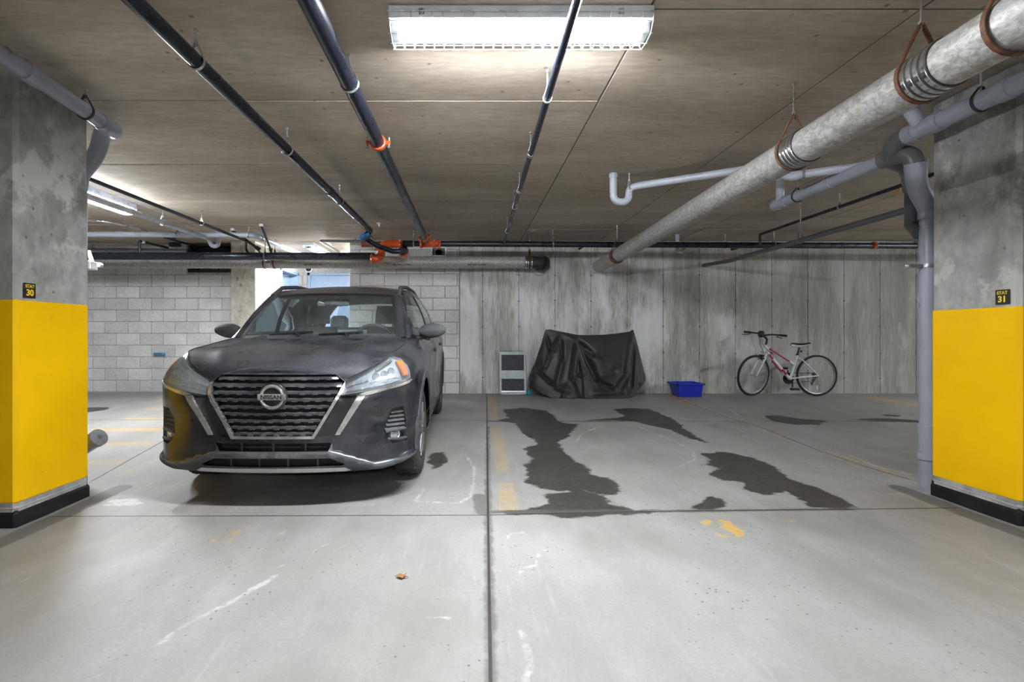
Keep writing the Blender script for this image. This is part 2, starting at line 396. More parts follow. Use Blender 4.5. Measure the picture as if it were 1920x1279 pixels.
    # yellow lines and stencilled numerals
    for l, k in (([(914, 741), (931, 741), (933, 790), (919, 790)], .12), ([(920, 800), (942, 800), (956, 885), (930, 885)], .0), ([(934, 905), (962, 905), (975, 958), (936, 958)], .05),
                 ([(1240, 739), (1262, 740), (1313, 764), (1290, 758)], .5), ([(1550, 848), (1557, 846), (1706, 896), (1702, 899)], .25),
                 ([(1612, 743), (1640, 742), (1735, 761), (1735, 767)], .4), ([(1400, 797), (1406, 795), (1470, 817), (1466, 819)], .1),
                 ([(235, 782), (308, 782), (308, 787), (235, 787)], .2), ([(170, 803), (308, 803), (308, 809), (170, 809)], .25), ([(199, 829), (290, 829), (290, 835), (199, 835)], .2),
                 ([(165, 864), (232, 864), (226, 871), (165, 871)], .2), ([(290, 748), (308, 746), (308, 752), (290, 755)], .3), ([(270, 765), (308, 765), (308, 769), (270, 769)], .2),
                 ([(300, 858), (305, 861), (228, 890), (222, 887)], .0),
                 ([(1313, 981), (1322, 974), (1335, 976), (1333, 982), (1322, 985)], .75),
                 ([(1340, 973), (1368, 977), (1376, 986), (1395, 995), (1395, 1005), (1382, 1009), (1376, 1002), (1357, 991), (1346, 988), (1359, 984)], .75),
                 ([(1341, 999), (1368, 1005), (1368, 1009), (1346, 1005)], .6), ([(1478, 974), (1495, 976), (1490, 980), (1480, 979)], .2),
                 ([(393, 1011), (408, 1009), (410, 1018), (395, 1018)], .1), ([(430, 996), (455, 994), (452, 1003), (434, 1003)], .1), ([(420, 1011), (440, 1008), (436, 1018), (422, 1018)], .1), ([(458, 986), (470, 984), (470, 990), (460, 991)], .1)):
        put('yellow', px(l), kp=k)
    for l, wd in (([(160, 1279), (210, 1255), (250, 1235), (280, 1220), (305, 1205)], .004), ([(305, 1205), (320, 1190), (360, 1165), (400, 1145), (430, 1131)], .011), ([(430, 1131), (470, 1107), (500, 1092), (515, 1081)], .016),
                  ([(580, 1050), (590, 1030), (615, 1020)], .004), ([(710, 1055), (725, 1030)], .003), ([(0, 1105), (50, 1088), (60, 1077)], .003), ([(50, 1047), (85, 1037)], .004), ([(790, 1161), (810, 1157), (845, 1159)], .003),
                  ([(976, 1184), (984, 1201), (992, 1226), (995, 1254), (984, 1279)], .009), ([(970, 1088), (979, 1066), (1003, 1060), (1012, 1033), (1031, 1030)], .007), ([(950, 1010), (958, 1000), (985, 998)], .008),
                  ([(795, 918), (778, 940), (860, 944), (884, 930), (890, 880), (872, 850)], .012), ([(520, 1064), (532, 1060)], .008), ([(515, 1010), (535, 992), (528, 1004)], .004),
                  ([(640, 950), (700, 946)], .008), ([(1080, 830), (1092, 812), (1130, 798), (1193, 798), (1248, 821), (1299, 844), (1303, 862), (1266, 878)], .010),
                  ([(1312, 763), (1349, 775), (1385, 788)], .014), ([(1410, 800), (1490, 830), (1560, 855), (1620, 880)], .010), ([(1596, 855), (1642, 874), (1706, 890)], .018), ([(1363, 764), (1386, 780), (1404, 783)], .012), ([(1070, 900), (1130, 893)], .006), ([(1700, 925), (1712, 934)], .01),
                  ([(1320, 785), (1400, 812)], .008), ([(580, 950), (650, 935), (700, 915)], .005)):
        put('white', px(l), False, wd)
    put('white', px([(188, 949), (207, 936), (258, 933), (275, 944), (240, 950)]), width=-.01)  # bright reflective patch of floor, its sheen painted in as white
    J = [[(912.5, 738), (915, 966), (920, 1279), (921, 1500)], [(100, 968.5), (912, 966), (1189, 959.5), (1400, 957), (1601, 955), (1790, 952.5)], [(60, 787), (914, 789), (1725, 791), (1900, 792)],
         [(1270, 747), (1294, 757), (1349, 777), (1441, 807), (1542, 848), (1633, 878), (1702, 898)], [(173, 902), (306, 827)]]
    for q, l in enumerate(J):                                    # signed distance to each saw-cut joint
        A = px(l); d = np.full(n, 9.); sg = np.ones(n)
        for a, b in zip(A[:-1], A[1:]):
            ab = b-a; t = np.clip(((P-a) @ ab)/(ab @ ab), 0, 1); e = P-a-t[:, None]*ab; dd = np.hypot(*e.T); k = dd < d
            d[k] = dd[k]; sg[k] = np.sign(ab[0]*e[k, 1]-ab[1]*e[k, 0])
        me.attributes.new('joint_%d' % q, 'FLOAT', 'POINT').data.foreach_set('value', (d*sg).clip(-.4, .4).astype(np.float32))
    for l, wd in (([(914, 900), (915, 966), (920, 1279)], .004), ([(914, 960), (1189, 959)], .012), ([(1189, 959), (1601, 955)], .006), ([(915, 790), (1200, 790)], .01), ([(915, 800), (914, 960)], .0), ([(900, 930), (905, 960)], .03)): put('damp', px(l), False, wd)
    # damp rings where the columns meet the floor
    for l in ([(-2.45, 2.6), (-2.45, 3.6)], [(3.02, 2.7), (3.02, 3.6)]): put('damp', np.array(l), False, .05)
    for k, a in F.items(): me.attributes.new(k, 'FLOAT', 'POINT').data.foreach_set('value', a)
    me.attributes.new('yellow_keep', 'FLOAT', 'POINT').data.foreach_set('value', keep)
    me.materials.append(M['floor'])
    me.polygons.foreach_set('use_smooth', np.ones(len(me.polygons), bool))
    o = link('floor', me, None, Vector()); struct(o, 'worn grey concrete garage floor with stains and faded yellow lines')
build_floor()
# ================================================================== STRUCTURE: ceiling with formwork panels
def build_ceiling():
    base = MB().box((-9.6, -5.6, CEIL+.006), (9.6, 11.3, CEIL+.2)).build('ceiling', 'seam_dark', smooth=False)
    struct(base, 'raw concrete ceiling with formwork panel seams')
    shared = {}
    def panel(x0, x1, y0, y1):
        key = (round(x1-x0, 3), round(y1-y0, 3)); g = .004
        if key not in shared:
            m = MB().box((-key[0]/2+g, -key[1]/2+g, 0), (key[0]/2-g, key[1]/2-g, .03), .004)
            shared[key] = m.mesh('ceiling_panel', smooth=False); shared[key].materials.append(M['ceiling_concrete'])
        o = bpy.data.objects.new('ceiling_panel', shared[key]); COL.objects.link(o); o.parent = base
        o.location = Vector(((x0+x1)/2, (y0+y1)/2, CEIL+random.uniform(0, .0045)))-ORG[base]
    ry = [3.40+1.28*i for i in range(-7, 7)]
    for i, y0 in enumerate(ry[:-1]):
        x = .86
        while x > -9.5:
            panel(max(-9.58, x-2.415), x, y0, min(11.28, y0+1.28)); x -= 2.415
    x = .86
    while x < 9.4:
        x1 = min(9.58, x+1.30); y = 2.45-2.56*3
        while y < 11.2:
            panel(x, x1, max(-5.58, y), min(11.28, y+2.56)); y += 2.56
        x = x1
build_ceiling()
# ================================================================== STRUCTURE: walls
WD, LD = 8.46, 8.71                                   # distance of the concrete wall, of the left block wall
def build_concrete_wall():
    x0 = (862-PX)*WD/FPX
    base = MB().box((x0, WD+.012, -.02), (9.6, WD+.3, CEIL+.006)).build('wall_back', 'seam_dark', smooth=False)
    struct(base, 'board-marked concrete back wall with white streaks')
    first = (905-PX)*WD/FPX; xs = [x0]; x = first
    while x < 9.5: xs.append(x); x += .597
    xs.append(9.58); sh = {}
    for a, b in zip(xs[:-1], xs[1:]):
        k = round(b-a, 3); g = .003
        if k not in sh:
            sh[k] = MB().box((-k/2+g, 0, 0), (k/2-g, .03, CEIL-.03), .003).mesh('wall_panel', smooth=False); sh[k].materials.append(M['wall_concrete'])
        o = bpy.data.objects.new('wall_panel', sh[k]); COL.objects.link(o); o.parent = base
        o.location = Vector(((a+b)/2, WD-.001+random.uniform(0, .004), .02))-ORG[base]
    tie = MB().lathe((0, 0, 0), (0, -1, 0), [(.014, 0), (.012, .004), (.004, .003), (0, .0)], 10).mesh('tie_plug'); tie.materials.append(M['tie_grey'])
    for x in xs[1:-1]:
        if x > 7.6: break
        for zr in (.98, .555, .13, -.31, -.72):
            o = bpy.data.objects.new('tie_plug', tie); COL.objects.link(o); o.parent = base
            o.location = Vector((x, WD-.002, CH+zr+random.uniform(-.01, .01)))-ORG[base]
build_concrete_wall()
BL, BH, BT = .4, .2, .09
_blk = {}
def block_mesh(w_, axis, mat, h=BH):
    k = (round(w_, 3), axis, mat, round(h, 3))
    if k not in _blk:
        g = .005; a = (-w_/2+g, 0, g); b = (w_/2-g, BT, h-g)
        if axis == 'y': a = (-BT, -w_/2+g, g); b = (0, w_/2-g, h-g)
        _blk[k] = MB().box(a, b, .006).mesh('block', smooth=False); _blk[k].materials.append(M[mat])
    return _blk[k]
def block_wall(base, u0, u1, z0, z1, plane, axis='x', mat='block_concrete', holes=(), phase=0.):
    r = 0; z = z0
    while z < z1-.03:
        h = min(BH, z1-z); u = u0-(phase+(BL/2 if r % 2 else 0)) % BL
        while u < u1-.01:
            a, b = max(u, u0), min(u+BL, u1); segs = [(a, b)]
            for (ha, hb, hz0, hz1) in holes:
                if z+h > hz0+.02 and z < hz1-.02:
                    ns = []
                    for (p, q) in segs:
                        if q <= ha or p >= hb: ns.append((p, q)); continue
                        if p < ha: ns.append((p, ha))
                        if q > hb: ns.append((hb, q))
                    segs = ns
            for p, q in segs:
                if q-p < .04: continue
                o = bpy.data.objects.new('block', block_mesh(q-p, axis, mat, h)); COL.objects.link(o); o.parent = base
                j = random.uniform(-.0015, .002)
                o.location = (Vector(((p+q)/2, plane+j, z)) if axis == 'x' else Vector((plane+j, (p+q)/2, z)))-ORG[base]
            u += BL
        z += h; r += 1
# left block wall with a boarded opening under the ceiling
lx1 = (443-PX)*LD/FPX; win = ((352-PX)*LD/FPX, lx1, CH+(PY-511)*LD/FPX, CH+(PY-455)*LD/FPX)
m = MB(); m.box((-9.6, LD+.008, 0), (win[0], LD+.2, CEIL+.006)); m.box((win[0], LD+.008, 0), (lx1, LD+.2, win[2])); m.box((win[0], LD+.008, win[3]), (lx1, LD+.2, CEIL+.006))
wl = struct(m.build('wall_left', 'mortar', smooth=False), 'grey concrete block wall left of the pilaster')
block_wall(wl, -7.9, lx1, fz(LD)-.012, CEIL-.01, LD, holes=[win], phase=.11)
# pilaster and vestibule
VX = (479-PX)*8.5/FPX; VB = 10.9; RX = (655-PX)*WD/FPX
pil = struct(MB().box((lx1+.002, 8.5, 0), (VX, 9.16, CEIL+.004), .01).build('wall_pilaster', 'pilaster_concrete', smooth=False), 'stained pale concrete pilaster beside the bright doorway')
vl = struct(MB().box((VX-.3, 9.16, 0), (VX-.012, 9.62, CEIL+.004)).box((VX-.3, 10.62, 0), (VX-.012, VB+.2, CEIL+.004)).box((VX-.3, 9.62, 2.36), (VX-.012, 10.62, CEIL+.004)).build('wall_vestibule_left', 'mortar', smooth=False), 'bright block side wall of the vestibule')
block_wall(vl, 9.165, VB, fz(9.5)-.01, CEIL-.01, VX, 'y', 'lit_block', holes=[(9.62, 10.62, 0, 2.36)])
dx0, dx1 = (577-PX)*VB/FPX, (577-PX)*VB/FPX+1.08
vb = struct(MB().box((VX-.02, VB+.012, 0), (-.6, VB+.2, CEIL+.004)).build('wall_vestibule_back', 'mortar', smooth=False), 'bright block wall at the back of the vestibule')
block_wall(vb, VX+.005, -1.25, fz(VB)-.01, CEIL-.01, VB, 'x', 'lit_block', holes=[(dx0, dx1, 0, 2.40)], phase=.17)
# right block wall
bx1 = (862-PX)*WD/FPX-.004
wr = struct(MB().box((RX+.01, WD+.012, 0), (bx1, WD+.19, CEIL+.004)).build('wall_block_right', 'mortar', smooth=False), 'pale block wall behind the parked car')
block_wall(wr, RX, bx1, fz(WD)-.022, CEIL-.01, WD, phase=.02)
struct(MB().box((RX+.02, WD+.2, 0), (RX+.2, VB+.01, CEIL+.004)).build('wall_vestibule_right', 'plain_concrete', smooth=False), 'plain side wall of the vestibule')
# the rest of the garage, behind and beside the camera
struct(MB().box((-9.6, -5.7, -.01), (9.6, -5.5, CEIL+.006)).build('wall_front', 'plain_concrete', smooth=False), 'concrete wall behind the camera')
struct(MB().box((-9.8, -5.7, -.01), (-9.6, 8.9, CEIL+.006)).build('wall_far_left', 'plain_concrete', smooth=False), 'concrete wall at the far left')
struct(MB().box((9.6, -5.7, -.01), (9.8, 8.8, CEIL+.006)).build('wall_far_right', 'plain_concrete', smooth=False), 'concrete wall at the far right')
# boarded opening
wd = thing('window_1', 'dark framed opening high in the left block wall with boards inside', None, ((win[0]+win[1])/2, LD, win[2]), kind='structure')
x0, x1, z0, z1 = win
m = MB(); t_ = .05
for a, b in (((x0, z0), (x1, z0+t_)), ((x0, z1-t_), (x1, z1)), ((x0, z0), (x0+t_, z1)), ((x1-t_, z0), (x1, z1)), ((x0, (z0+z1)/2+.07), (x1, (z0+z1)/2+.10))):
    m.box((a[0]+.003, LD+.0, a[1]+.003), (b[0]-.003, LD+.16, b[1]-.003), .004)
m.build('window_frame', 'dark_metal', wd, False)
MB().box((x0, LD+.24, z0), (x1, LD+.26, z1)).build('backing', 'sign_black', wd, False)
for i, (a, b, c, d) in enumerate(((.12, .42, .03, .2), (.46, .78, .04, .2), (.14, .8, .26, .33))):
    MB().box((x0+a, LD+.16, z0+c), (x0+b, LD+.2, z0+d), .006).build('board', 'wood', wd, False)
# vestibule doors
fv = fz(10)
dr = thing('door_1', 'pale blue steel door in a deep frame in the vestibule side wall', None, (VX, 10.12, fv), kind='structure')
m = MB(); 
for a, b in (((9.62, fv), (9.68, 2.36)), ((10.56, fv), (10.62, 2.36)), ((9.62, 2.30), (10.62, 2.36))): m.box((VX-.20, a[0]+.002, a[1]), (VX+.02, b[0]-.002, b[1]), .004)
m.build('door_frame', 'frame_blue', dr, False)
leaf = MB().box((VX-.20, 9.685, fv+.01), (VX-.155, 10.555, 2.295), .004).build('door_leaf', 'door_blue', dr, False)
MB().box((VX-.152, 9.72, 2.17), (VX-.10, 9.95, 2.23), .006).sweep([(VX-.11, 9.9, 2.235), (VX-.06, 10.2, 2.26)], .012, 8).build('door_closer', 'shade_metal', leaf)
MB().box((VX-.153, 10.22, 1.97), (VX-.15, 10.34, 2.06)).build('notice', 'red_print', leaf, False)
d2 = thing('door_2', 'pale blue steel door on the vestibule back wall', None, ((dx0+dx1)/2, VB, fv), kind='structure')
m = MB()
for a, b in (((dx0, fv), (dx0+.06, 2.40)), ((dx1-.06, fv), (dx1, 2.40)), ((dx0, 2.34), (dx1, 2.40))): m.box((a[0]+.002, VB-.03, a[1]), (b[0]-.002, VB+.10, b[1]), .004)
m.build('door_frame', 'frame_blue', d2, False)
lf = MB().box((dx0+.064, VB-.014, fv+.01), (dx1-.064, VB+.011, 2.336), .004).build('door_leaf', 'door_blue', d2, False)
MB().lathe((dx1-.15, VB-.06, fv+1.0), (0, 1, 0), [(.012, -.02), (.03, -.01), (.03, .0), (.012, .01), (.012, .05)], 14).build('door_handle', 'steel', lf)
# ================================================================== columns
def column(label, xin, xout, y0, y1, ytop, num, side):
    c = thing('concrete_column', label, 'column', ((xin+xout)/2, (y0+y1)/2, 0), 'yellow banded columns either side of the stalls')
    a, b = min(xin, xout), max(xin, xout)
    def ring(z0, z1, off, name, mat, bev=.012):
        MB().box((a-off, y0-off, z0), (b+off, y1+off, z1), bev).build(name, mat, c, False)
    ring(-.01, CEIL+.005, 0, 'shaft', 'column_concrete', .02)
    ring(.125, ytop, .004, 'yellow_band', 'yellow_paint', .02)
    ring(.09, .127, .002, 'grey_band', 'grey_paint', .016)
    ring(-.01, .096, .012, 'base_band', 'black_paint', .02)
    s = 1 if side > 0 else -1                                   # face points towards the stalls
    xf = xin-s*.004; yc = 2.962 if s < 0 else 2.992; zc = ytop+.041
    pl = MB().box((min(xf, xf-s*.004), yc-.04, zc-.041), (max(xf, xf-s*.004), yc+.04, zc+.045), .001).build('number_plate', 'sign_black', c, False)
    xd = (0, 1, 0) if s < 0 else (0, -1, 0)
    text('lettering', 'STAT', .026, 'sign_yellow', pl, (xf-s*.0045, yc, zc+.026), xd, (0, 0, 1), .0007)
    text('lettering', num, .05, 'sign_yellow', pl, (xf-s*.0045, yc, zc-.012), xd, (0, 0, 1), .0016)
    return c
column('concrete column with yellow band and plate 30, left of the car', -2.55, -3.35, 2.88, 3.43, 1.30, '30', -1)
column('concrete column with yellow band and plate 31, beside the grey downpipe', 3.122, 3.92, 2.906, 3.46, 1.265, '31', 1)
# ================================================================== fluorescent fixtures
def fixture(name, label):
    t = thing(name, label, 'light fixture', (0, 0, 0), 'caged fluorescent light fixtures'); Lh = .625
    m = MB(); m.add([(-Lh, -.1, 0), (Lh, -.1, 0), (Lh, .1, 0), (-Lh, .1, 0), (-Lh, -.1, -.06), (Lh, -.1, -.06), (Lh, -.06, -.05), (-Lh, -.06, -.05), (-Lh, .06, -.05), (Lh, .06, -.05), (Lh, .1, -.06), (-Lh, .1, -.06)],
        [(0, 1, 2, 3), (0, 4, 5, 1), (4, 7, 6, 5), (7, 8, 9, 6), (8, 11, 10, 9), (11, 3, 2, 10), (0, 3, 11, 8, 7, 4), (1, 5, 6, 9, 10, 2)])
    hs = m.build('housing', 'fixture_white', t, False)
    for x in (-.47, .47): MB().box((x-.013, -.1045, -.045), (x+.013, -.1000, -.015), .001).build('clip', 'steel', hs, False)
    for y in (-.024, .024):
        MB().sweep([(-.585, y, -.072), (.585, y, -.072)], .0165, 10).build('tube', 'tube', t)
    for x in (-.605, .605):
        e = MB().box((x-.018, -.055, -.10), (x+.018, .055, -.054), .004).build('end_socket', 'fixture_white', t, False)
        sx = 1 if x > 0 else -1; MB().box((x+sx*.0175-.001, -.02, -.095), (x+sx*.0175+.004, .012, -.07)).build('clip', 'green_clip', e, False)
    m = MB(); r = .0021
    def prof(x): return [(x, -.106, -.03), (x, -.104, -.075), (x, -.07, -.115), (x, 0, -.124), (x, .07, -.115), (x, .104, -.075), (x, .106, -.03)]
    for i in range(26): m.sweep(prof(-.62+i*1.24/25), r, 5)
    for p in prof(0): m.sweep([(-.628, p[1], p[2]), (.628, p[1], p[2])], r*1.1, 5)
    m.build('wire_guard', 'wire', t)
    return t
fx = fixture('fluorescent_light', 'caged fluorescent light on the ceiling in front of the car, nearest the camera'); fx.location = ((976-PX)*2.45/FPX, 2.51, CEIL)
def more_light(label, x, y, rz):
    o = copy_tree(fx); o['label'] = label; o.location = (x, y, CEIL); o.rotation_euler.z = rz
    return o
more_light('caged fluorescent light in the left bay behind the column', -4.08, 5.5, math.pi/2)
vfx = more_light('fluorescent light inside the bright vestibule by the blue doors', -2.72, 9.25, math.pi/2)
for ch in list(vfx.children):
    if ch.name.startswith('wire_guard') or ch.name == [c.name for c in vfx.children if c.name.startswith('tube')][-1]: bpy.data.objects.remove(ch)
more_light('caged fluorescent light beyond the right column', 8.9, 4.6, math.pi/2)
more_light('caged fluorescent light added as unseen fill over the aisle behind the camera', .6, -4.7, 0)  # unseen fixture added to fill the room with light
# ================================================================== pipes under the ceiling
def hanger(parent, c, r, axis, mat='steel', drop=.05, rw=.0045, top=None):
    c = Vector(c); ax = Vector(axis); ax.z = 0; ax.normalize(); sd = Vector((ax.y, -ax.x, 0)); R = r+rw; h = R+drop
    top = CEIL if top is None else top
    h = min(h, top-c.z-.012)
    pts = []
    a0 = math.radians(35)
    pts.append(c+Vector((0, 0, h))+sd*.004)
    for k in range(15):
        a = a0-(math.pi+2*a0)*k/14; pts.append(c+sd*math.cos(a)*R+Vector((0, 0, math.sin(a)*R)))
    pts.append(c+Vector((0, 0, h))-sd*.004)
    ring = MB()
    # flat strap: two thin sweeps side by side
    for e in (-.006, 0, .006): ring.sweep([p+ax*e for p in pts], rw*.75, 6)
    hg = ring.build('hanger', mat, parent)
    MB().cyl(c+Vector((0, 0, h-.025)), (c.x, c.y, top+.002), .0055, 8).cyl(c+Vector((0, 0, h-.006)), c+Vector((0, 0, h+.008)), .011, 6).cyl((c.x, c.y, top-.012), (c.x, c.y, top+.002), .012, 8).build('rod', 'steel', hg)
def along(pts, t):
    pts = [Vector(p) for p in pts]; L = [(b-a).length for a, b in zip(pts[:-1], pts[1:])]; s = t*sum(L)
    for i, l in enumerate(L):
        if s <= l+1e-6: return pts[i]+(pts[i+1]-pts[i])*(s/l), (pts[i+1]-pts[i]).normalized()
        s -= l
    return pts[-1], (pts[-1]-pts[-2]).normalized()
def pipe(name, label, pts, r, mat, cat='pipe', bendr=None, hang=(), coup=(), hmat='steel', seg=18, drop=.05, parent=None, pname='pipe'):
    t = parent or thing(name, label, cat, pts[0])
    MB().sweep(bend(pts, bendr or r*2.2) if len(pts) > 2 else pts, r, seg).build(pname, mat, t)
    for q in coup:
        f, cm, L, k = q; c, ax = along(pts, f)
        MB().lathe(c-ax*L/2, ax, [(r*.98, 0), (r*k, 0), (r*k, L), (r*.98, L)], seg).build('coupling', cm, t)
    for q in hang:
        c, ax = along(pts, q); hanger(t, c, r, ax, hmat, drop)
    return t
def groove(parent, c, ax, r, mat='orange_paint'):                # orange bolted pipe coupling with ears
    c = Vector(c); ax = Vector(ax).normalized(); w_ = .05
    cp = MB().lathe(c-ax*w_/2, ax, [(r*.98, 0), (r*1.22, .004), (r*1.30, .014), (r*1.30, w_-.014), (r*1.22, w_-.004), (r*.98, w_)], 20).build('coupling', mat, parent)
    sd = ax.cross(Vector((0, 0, 1)))
    if sd.length < .1: sd = Vector((1, 0, 0))
    sd.normalize(); up = sd.cross(ax)
    for s in (-1, 1):
        p = c+sd*s*r*1.42
        m = MB()
        for e in (-1, 1): m.sweep([p+up*e*.004-sd*s*.02, p+up*e*.004+sd*s*.022], .011, 8)
        m.build('bolt_ear', mat, cp); MB().cyl(p-up*.04+sd*s*.012, p+up*.04+sd*s*.012, .006, 8).cyl(p-up*.04+sd*s*.012, p-up*.03+sd*s*.012, .011, 6).build('bolt', 'steel', cp)
# A, B, C: three pipes running away from the camera
pA = [Zp(200, -49, 1.39), Zp(251, 0, 1.39), Zp(698, 438, 1.39)]
A0, A1 = Zp(190, -58, 1.39), Zp(694, 432, 1.385)
tA = pipe('sprinkler_pipe', 'long black sprinkler pipe from the upper left edge to the blue elbow', [A0, A1], .037, 'black_pipe', hang=(.135, .39, .69, .0), drop=.055)
c, ax = along([A0, A1], .62); MB().lathe(c, ax, [(.036, -.03), (.043, -.028), (.043, .03), (.036, .032)], 18).build('coupling', 'black_pipe', tA)
# end of A: blue elbow and a black drop towards the orange fittings
e0 = A1; e1 = W(683, 444, A1.y+.02); e2 = W(708, 462, A1.y+.25)
MB().sweep(bend([e0+Vector((-.0, -.02, 0)), e0+Vector((0, .03, 0)), e1], .03), .036, 16).build('elbow', 'black_pipe', tA)
MB().lathe(W(676, 446, A1.y+.02), W(696, 440, A1.y+.02)-W(676, 446, A1.y+.02), [(.0, -.012), (.03, -.01), (.04, 0), (.04, .045), (.047, .047), (.047, .065), (.04, .067), (.04, .13), (.0, .13)], 18).build('elbow', 'blue_fitting', tA)
MB().sweep(bend([W(683, 446, A1.y+.03), W(706, 461, A1.y+.2), W(737, 472, A1.y+.35), W(752, 471, A1.y+.36)], .06), .036, 14).build('branch', 'black_pipe', tA)
vg = W(757, 470, 7.62)
MB().lathe(vg, (.55, -.8, -.1), [(.03, -.05), (.066, -.05), (.072, -.01), (.066, .012), (.05, .02), (0, .022)], 20).build('flange', 'dark_metal', tA)
MB().lathe(vg+Vector((.0, .03, -.012)), (.55, -.8, -.1), [(.05, -.04), (.085, -.04), (.085, -.005), (.05, 0)], 20).build('flange_ring', 'orange_paint', tA)
B0, B1 = Zp(551, -58, 1.40), W(799, 452, 7.45)
tB = pipe('sprinkler_pipe', 'thick black sprinkler pipe with two orange couplings left of the ceiling light', [B0, B1], .046, 'black_pipe', hang=(.16,), drop=.04)
cB, axB = W(716, 272, 1.37*FPX/(PY-272)), (B1-B0)
f_ = (cB.y-B0.y)/(B1.y-B0.y); cB, axB = along([B0, B1], f_); groove(tB, cB, axB, .046)
cB, axB = along([B0, B1], .955); groove(tB, cB, axB, .046)
C0, C1 = Zp(1094, -40, 1.39), W(945, 455, 7.58)
tC = pipe('conduit_pipe', 'thin dark pipe passing under the ceiling light', [C0, C1], .0205, 'black_pipe', hang=(.345, .52, .63, .86, .18), drop=.03)
c, ax = along([C0, C1], .345); MB().lathe(c, ax, [(.02, -.03), (.027, -.028), (.027, .03), (.02, .03)], 14).build('coupling', 'black_pipe', tC)
def extend(t, a, b, r, mat, L):                                 # the run goes on over the aisle
    d = (Vector(a)-Vector(b)).normalized(); MB().sweep([Vector(a)+d*L, Vector(a)], r, 18).build('pipe', mat, t)
extend(tA, A0, A1, .037, 'black_pipe', 4.5); extend(tB, B0, B1, .046, 'black_pipe', 4.5); extend(tC, C0, C1, .0205, 'black_pipe', 4.5)
# cross main along the back
MY = 7.62
m0, m1 = W(770, 457, MY), W(1905, 462, MY)
tM = pipe('sprinkler_main', 'black sprinkler main running across the back under the ceiling', [m0, m1], .044, 'black_pipe', hang=(.005, .235, .60, .835), drop=.05)
groove(tM, W(1638, 460.3, MY), (1, 0, 0), .044); groove(tM, W(790, 457, MY), (1, 0, 0), .05); groove(tM, W(815, 457.5, MY), (1, 0, 0), .05); groove(tM, W(824, 457.5, MY), (1, 0, 0), .05)
MB().cyl(W(792, 457, MY), W(822, 457, MY), .053, 18).sweep([W(799, 457, MY), W(799, 444, MY-.02)], .052, 16).build('tee', 'orange_paint', tM)
MB().sweep([W(800, 457, MY), W(799, 440, MY-.05)], .05, 16).build('riser', 'black_pipe', tM)
# orange elbows down to the lower left main
q0, q1, q2, q3 = W(755, 457, MY), W(716, 458, MY), W(714, 484, MY-.05), W(695, 484.5, MY-.08)
MB().sweep(bend([q0, q1, q2, q3], .1, 9), .061, 18).build('elbow', 'orange_paint', tM)
groove(tM, W(751, 457, MY), (1, 0, 0), .052); groove(tM, W(715, 468, MY-.02), (0, .1, 1), .06); groove(tM, W(698, 484.5, MY-.08), (1, 0, 0), .06)
MB().cyl(W(756, 457, MY), W(776, 457, MY), .05, 16).build('pipe', 'black_pipe', tM)
tD = pipe('sprinkler_main', 'black sprinkler main at the left under the boarded opening', [W(100, 480, MY-.08), W(702, 481, MY-.08)], .057, 'black_pipe', hang=(.66,), hmat='steel', drop=.05)
# dark red stub and vestibule sprinkler line
tR = pipe('conduit_pipe', 'thin dark pipe turning into the bright vestibule', [W(700, 453, 8.2), W(600, 451.5, 8.2), W(635, 472, 9.55)], .021, 'dark_pvc', bendr=.05, hang=(.13,), drop=.02)
MB().cyl(W(678, 458, 8.15), W(716, 458, 8.15), .045, 14).build('stub', 'red_oxide', tR)
# galvanized drain along the back wall
GY = 8.17; g0, g1 = W(60, 492, GY), W(985, 492, GY)
tG = thing('drain_pipe', 'large mottled galvanized drain pipe running along the back wall', 'pipe', g0)
MB().sweep([g0, g1], .097, 28).build('pipe', 'galvanized', tG)
def sleeve(parent, c, ax, r, L=.13, bands=4):
    c = Vector(c); ax = Vector(ax).normalized()
    s = MB().lathe(c-ax*L/2, ax, [(r*.98, 0), (r*1.05, 0), (r*1.05, L), (r*.98, L)], 28).build('coupling', 'rubber_sleeve', parent)
    for i in range(bands):
        p = c+ax*(-L/2+L*(i+.5)/bands); h = L/bands*.32
        MB().lathe(p-ax*h, ax, [(r*1.04, 0), (r*1.085, .002), (r*1.085, 2*h-.002), (r*1.04, 2*h)], 28).build('band', 'chrome', s)
sleeve(tG, W(991, 492, GY), (1, 0, 0), .097, .12)
MB().sweep(bend([W(996, 492, GY), W(1018, 493, GY), W(1020, 497, WD-.02)], .13, 8), .1, 24).build('elbow', 'dark_metal', tG)
for px_ in (1012, 1020): MB().lathe(W(px_, 494, GY+.03), (.8, .6, -.1), [(.1, -.02), (.113, -.018), (.113, .018), (.1, .02)], 24).build('band', 'dark_metal', tG)
MB().lathe((W(1012, 503, WD-.02)), (0, -1, 0), [(.12, -.02), (.125, 0), (.11, .02), (.09, .02)], 24).build('collar', 'plain_concrete', tG)
hanger(tG, W(993, 492, GY), .1, (1, 0, 0), 'rust', .1)
sleeve(tG, W(508, 492, GY), (1, 0, 0), .097, .09, 4); hanger(tG, W(497, 492, GY), .1, (1, 0, 0), 'rust', .1); hanger(tG, W(516, 492, GY), .1, (1, 0, 0), 'rust', .1)
for px_, s_ in ((590, 'FA-11-04-09'), (755, 'FA-11-04-09'), (894, 'FA-11-04-09')):
    an = math.radians(-28); p = W(px_, 492, GY)+Vector((0, -math.cos(an)*.0985, math.sin(an)*.0985))
    text('print', s_, .035, 'print_black', tG, p, (-1, 0, 0), (0, math.sin(-an), -math.cos(an)) if False else (0, -math.sin(-an)*-1, -math.cos(an)), .0008, 1.6)
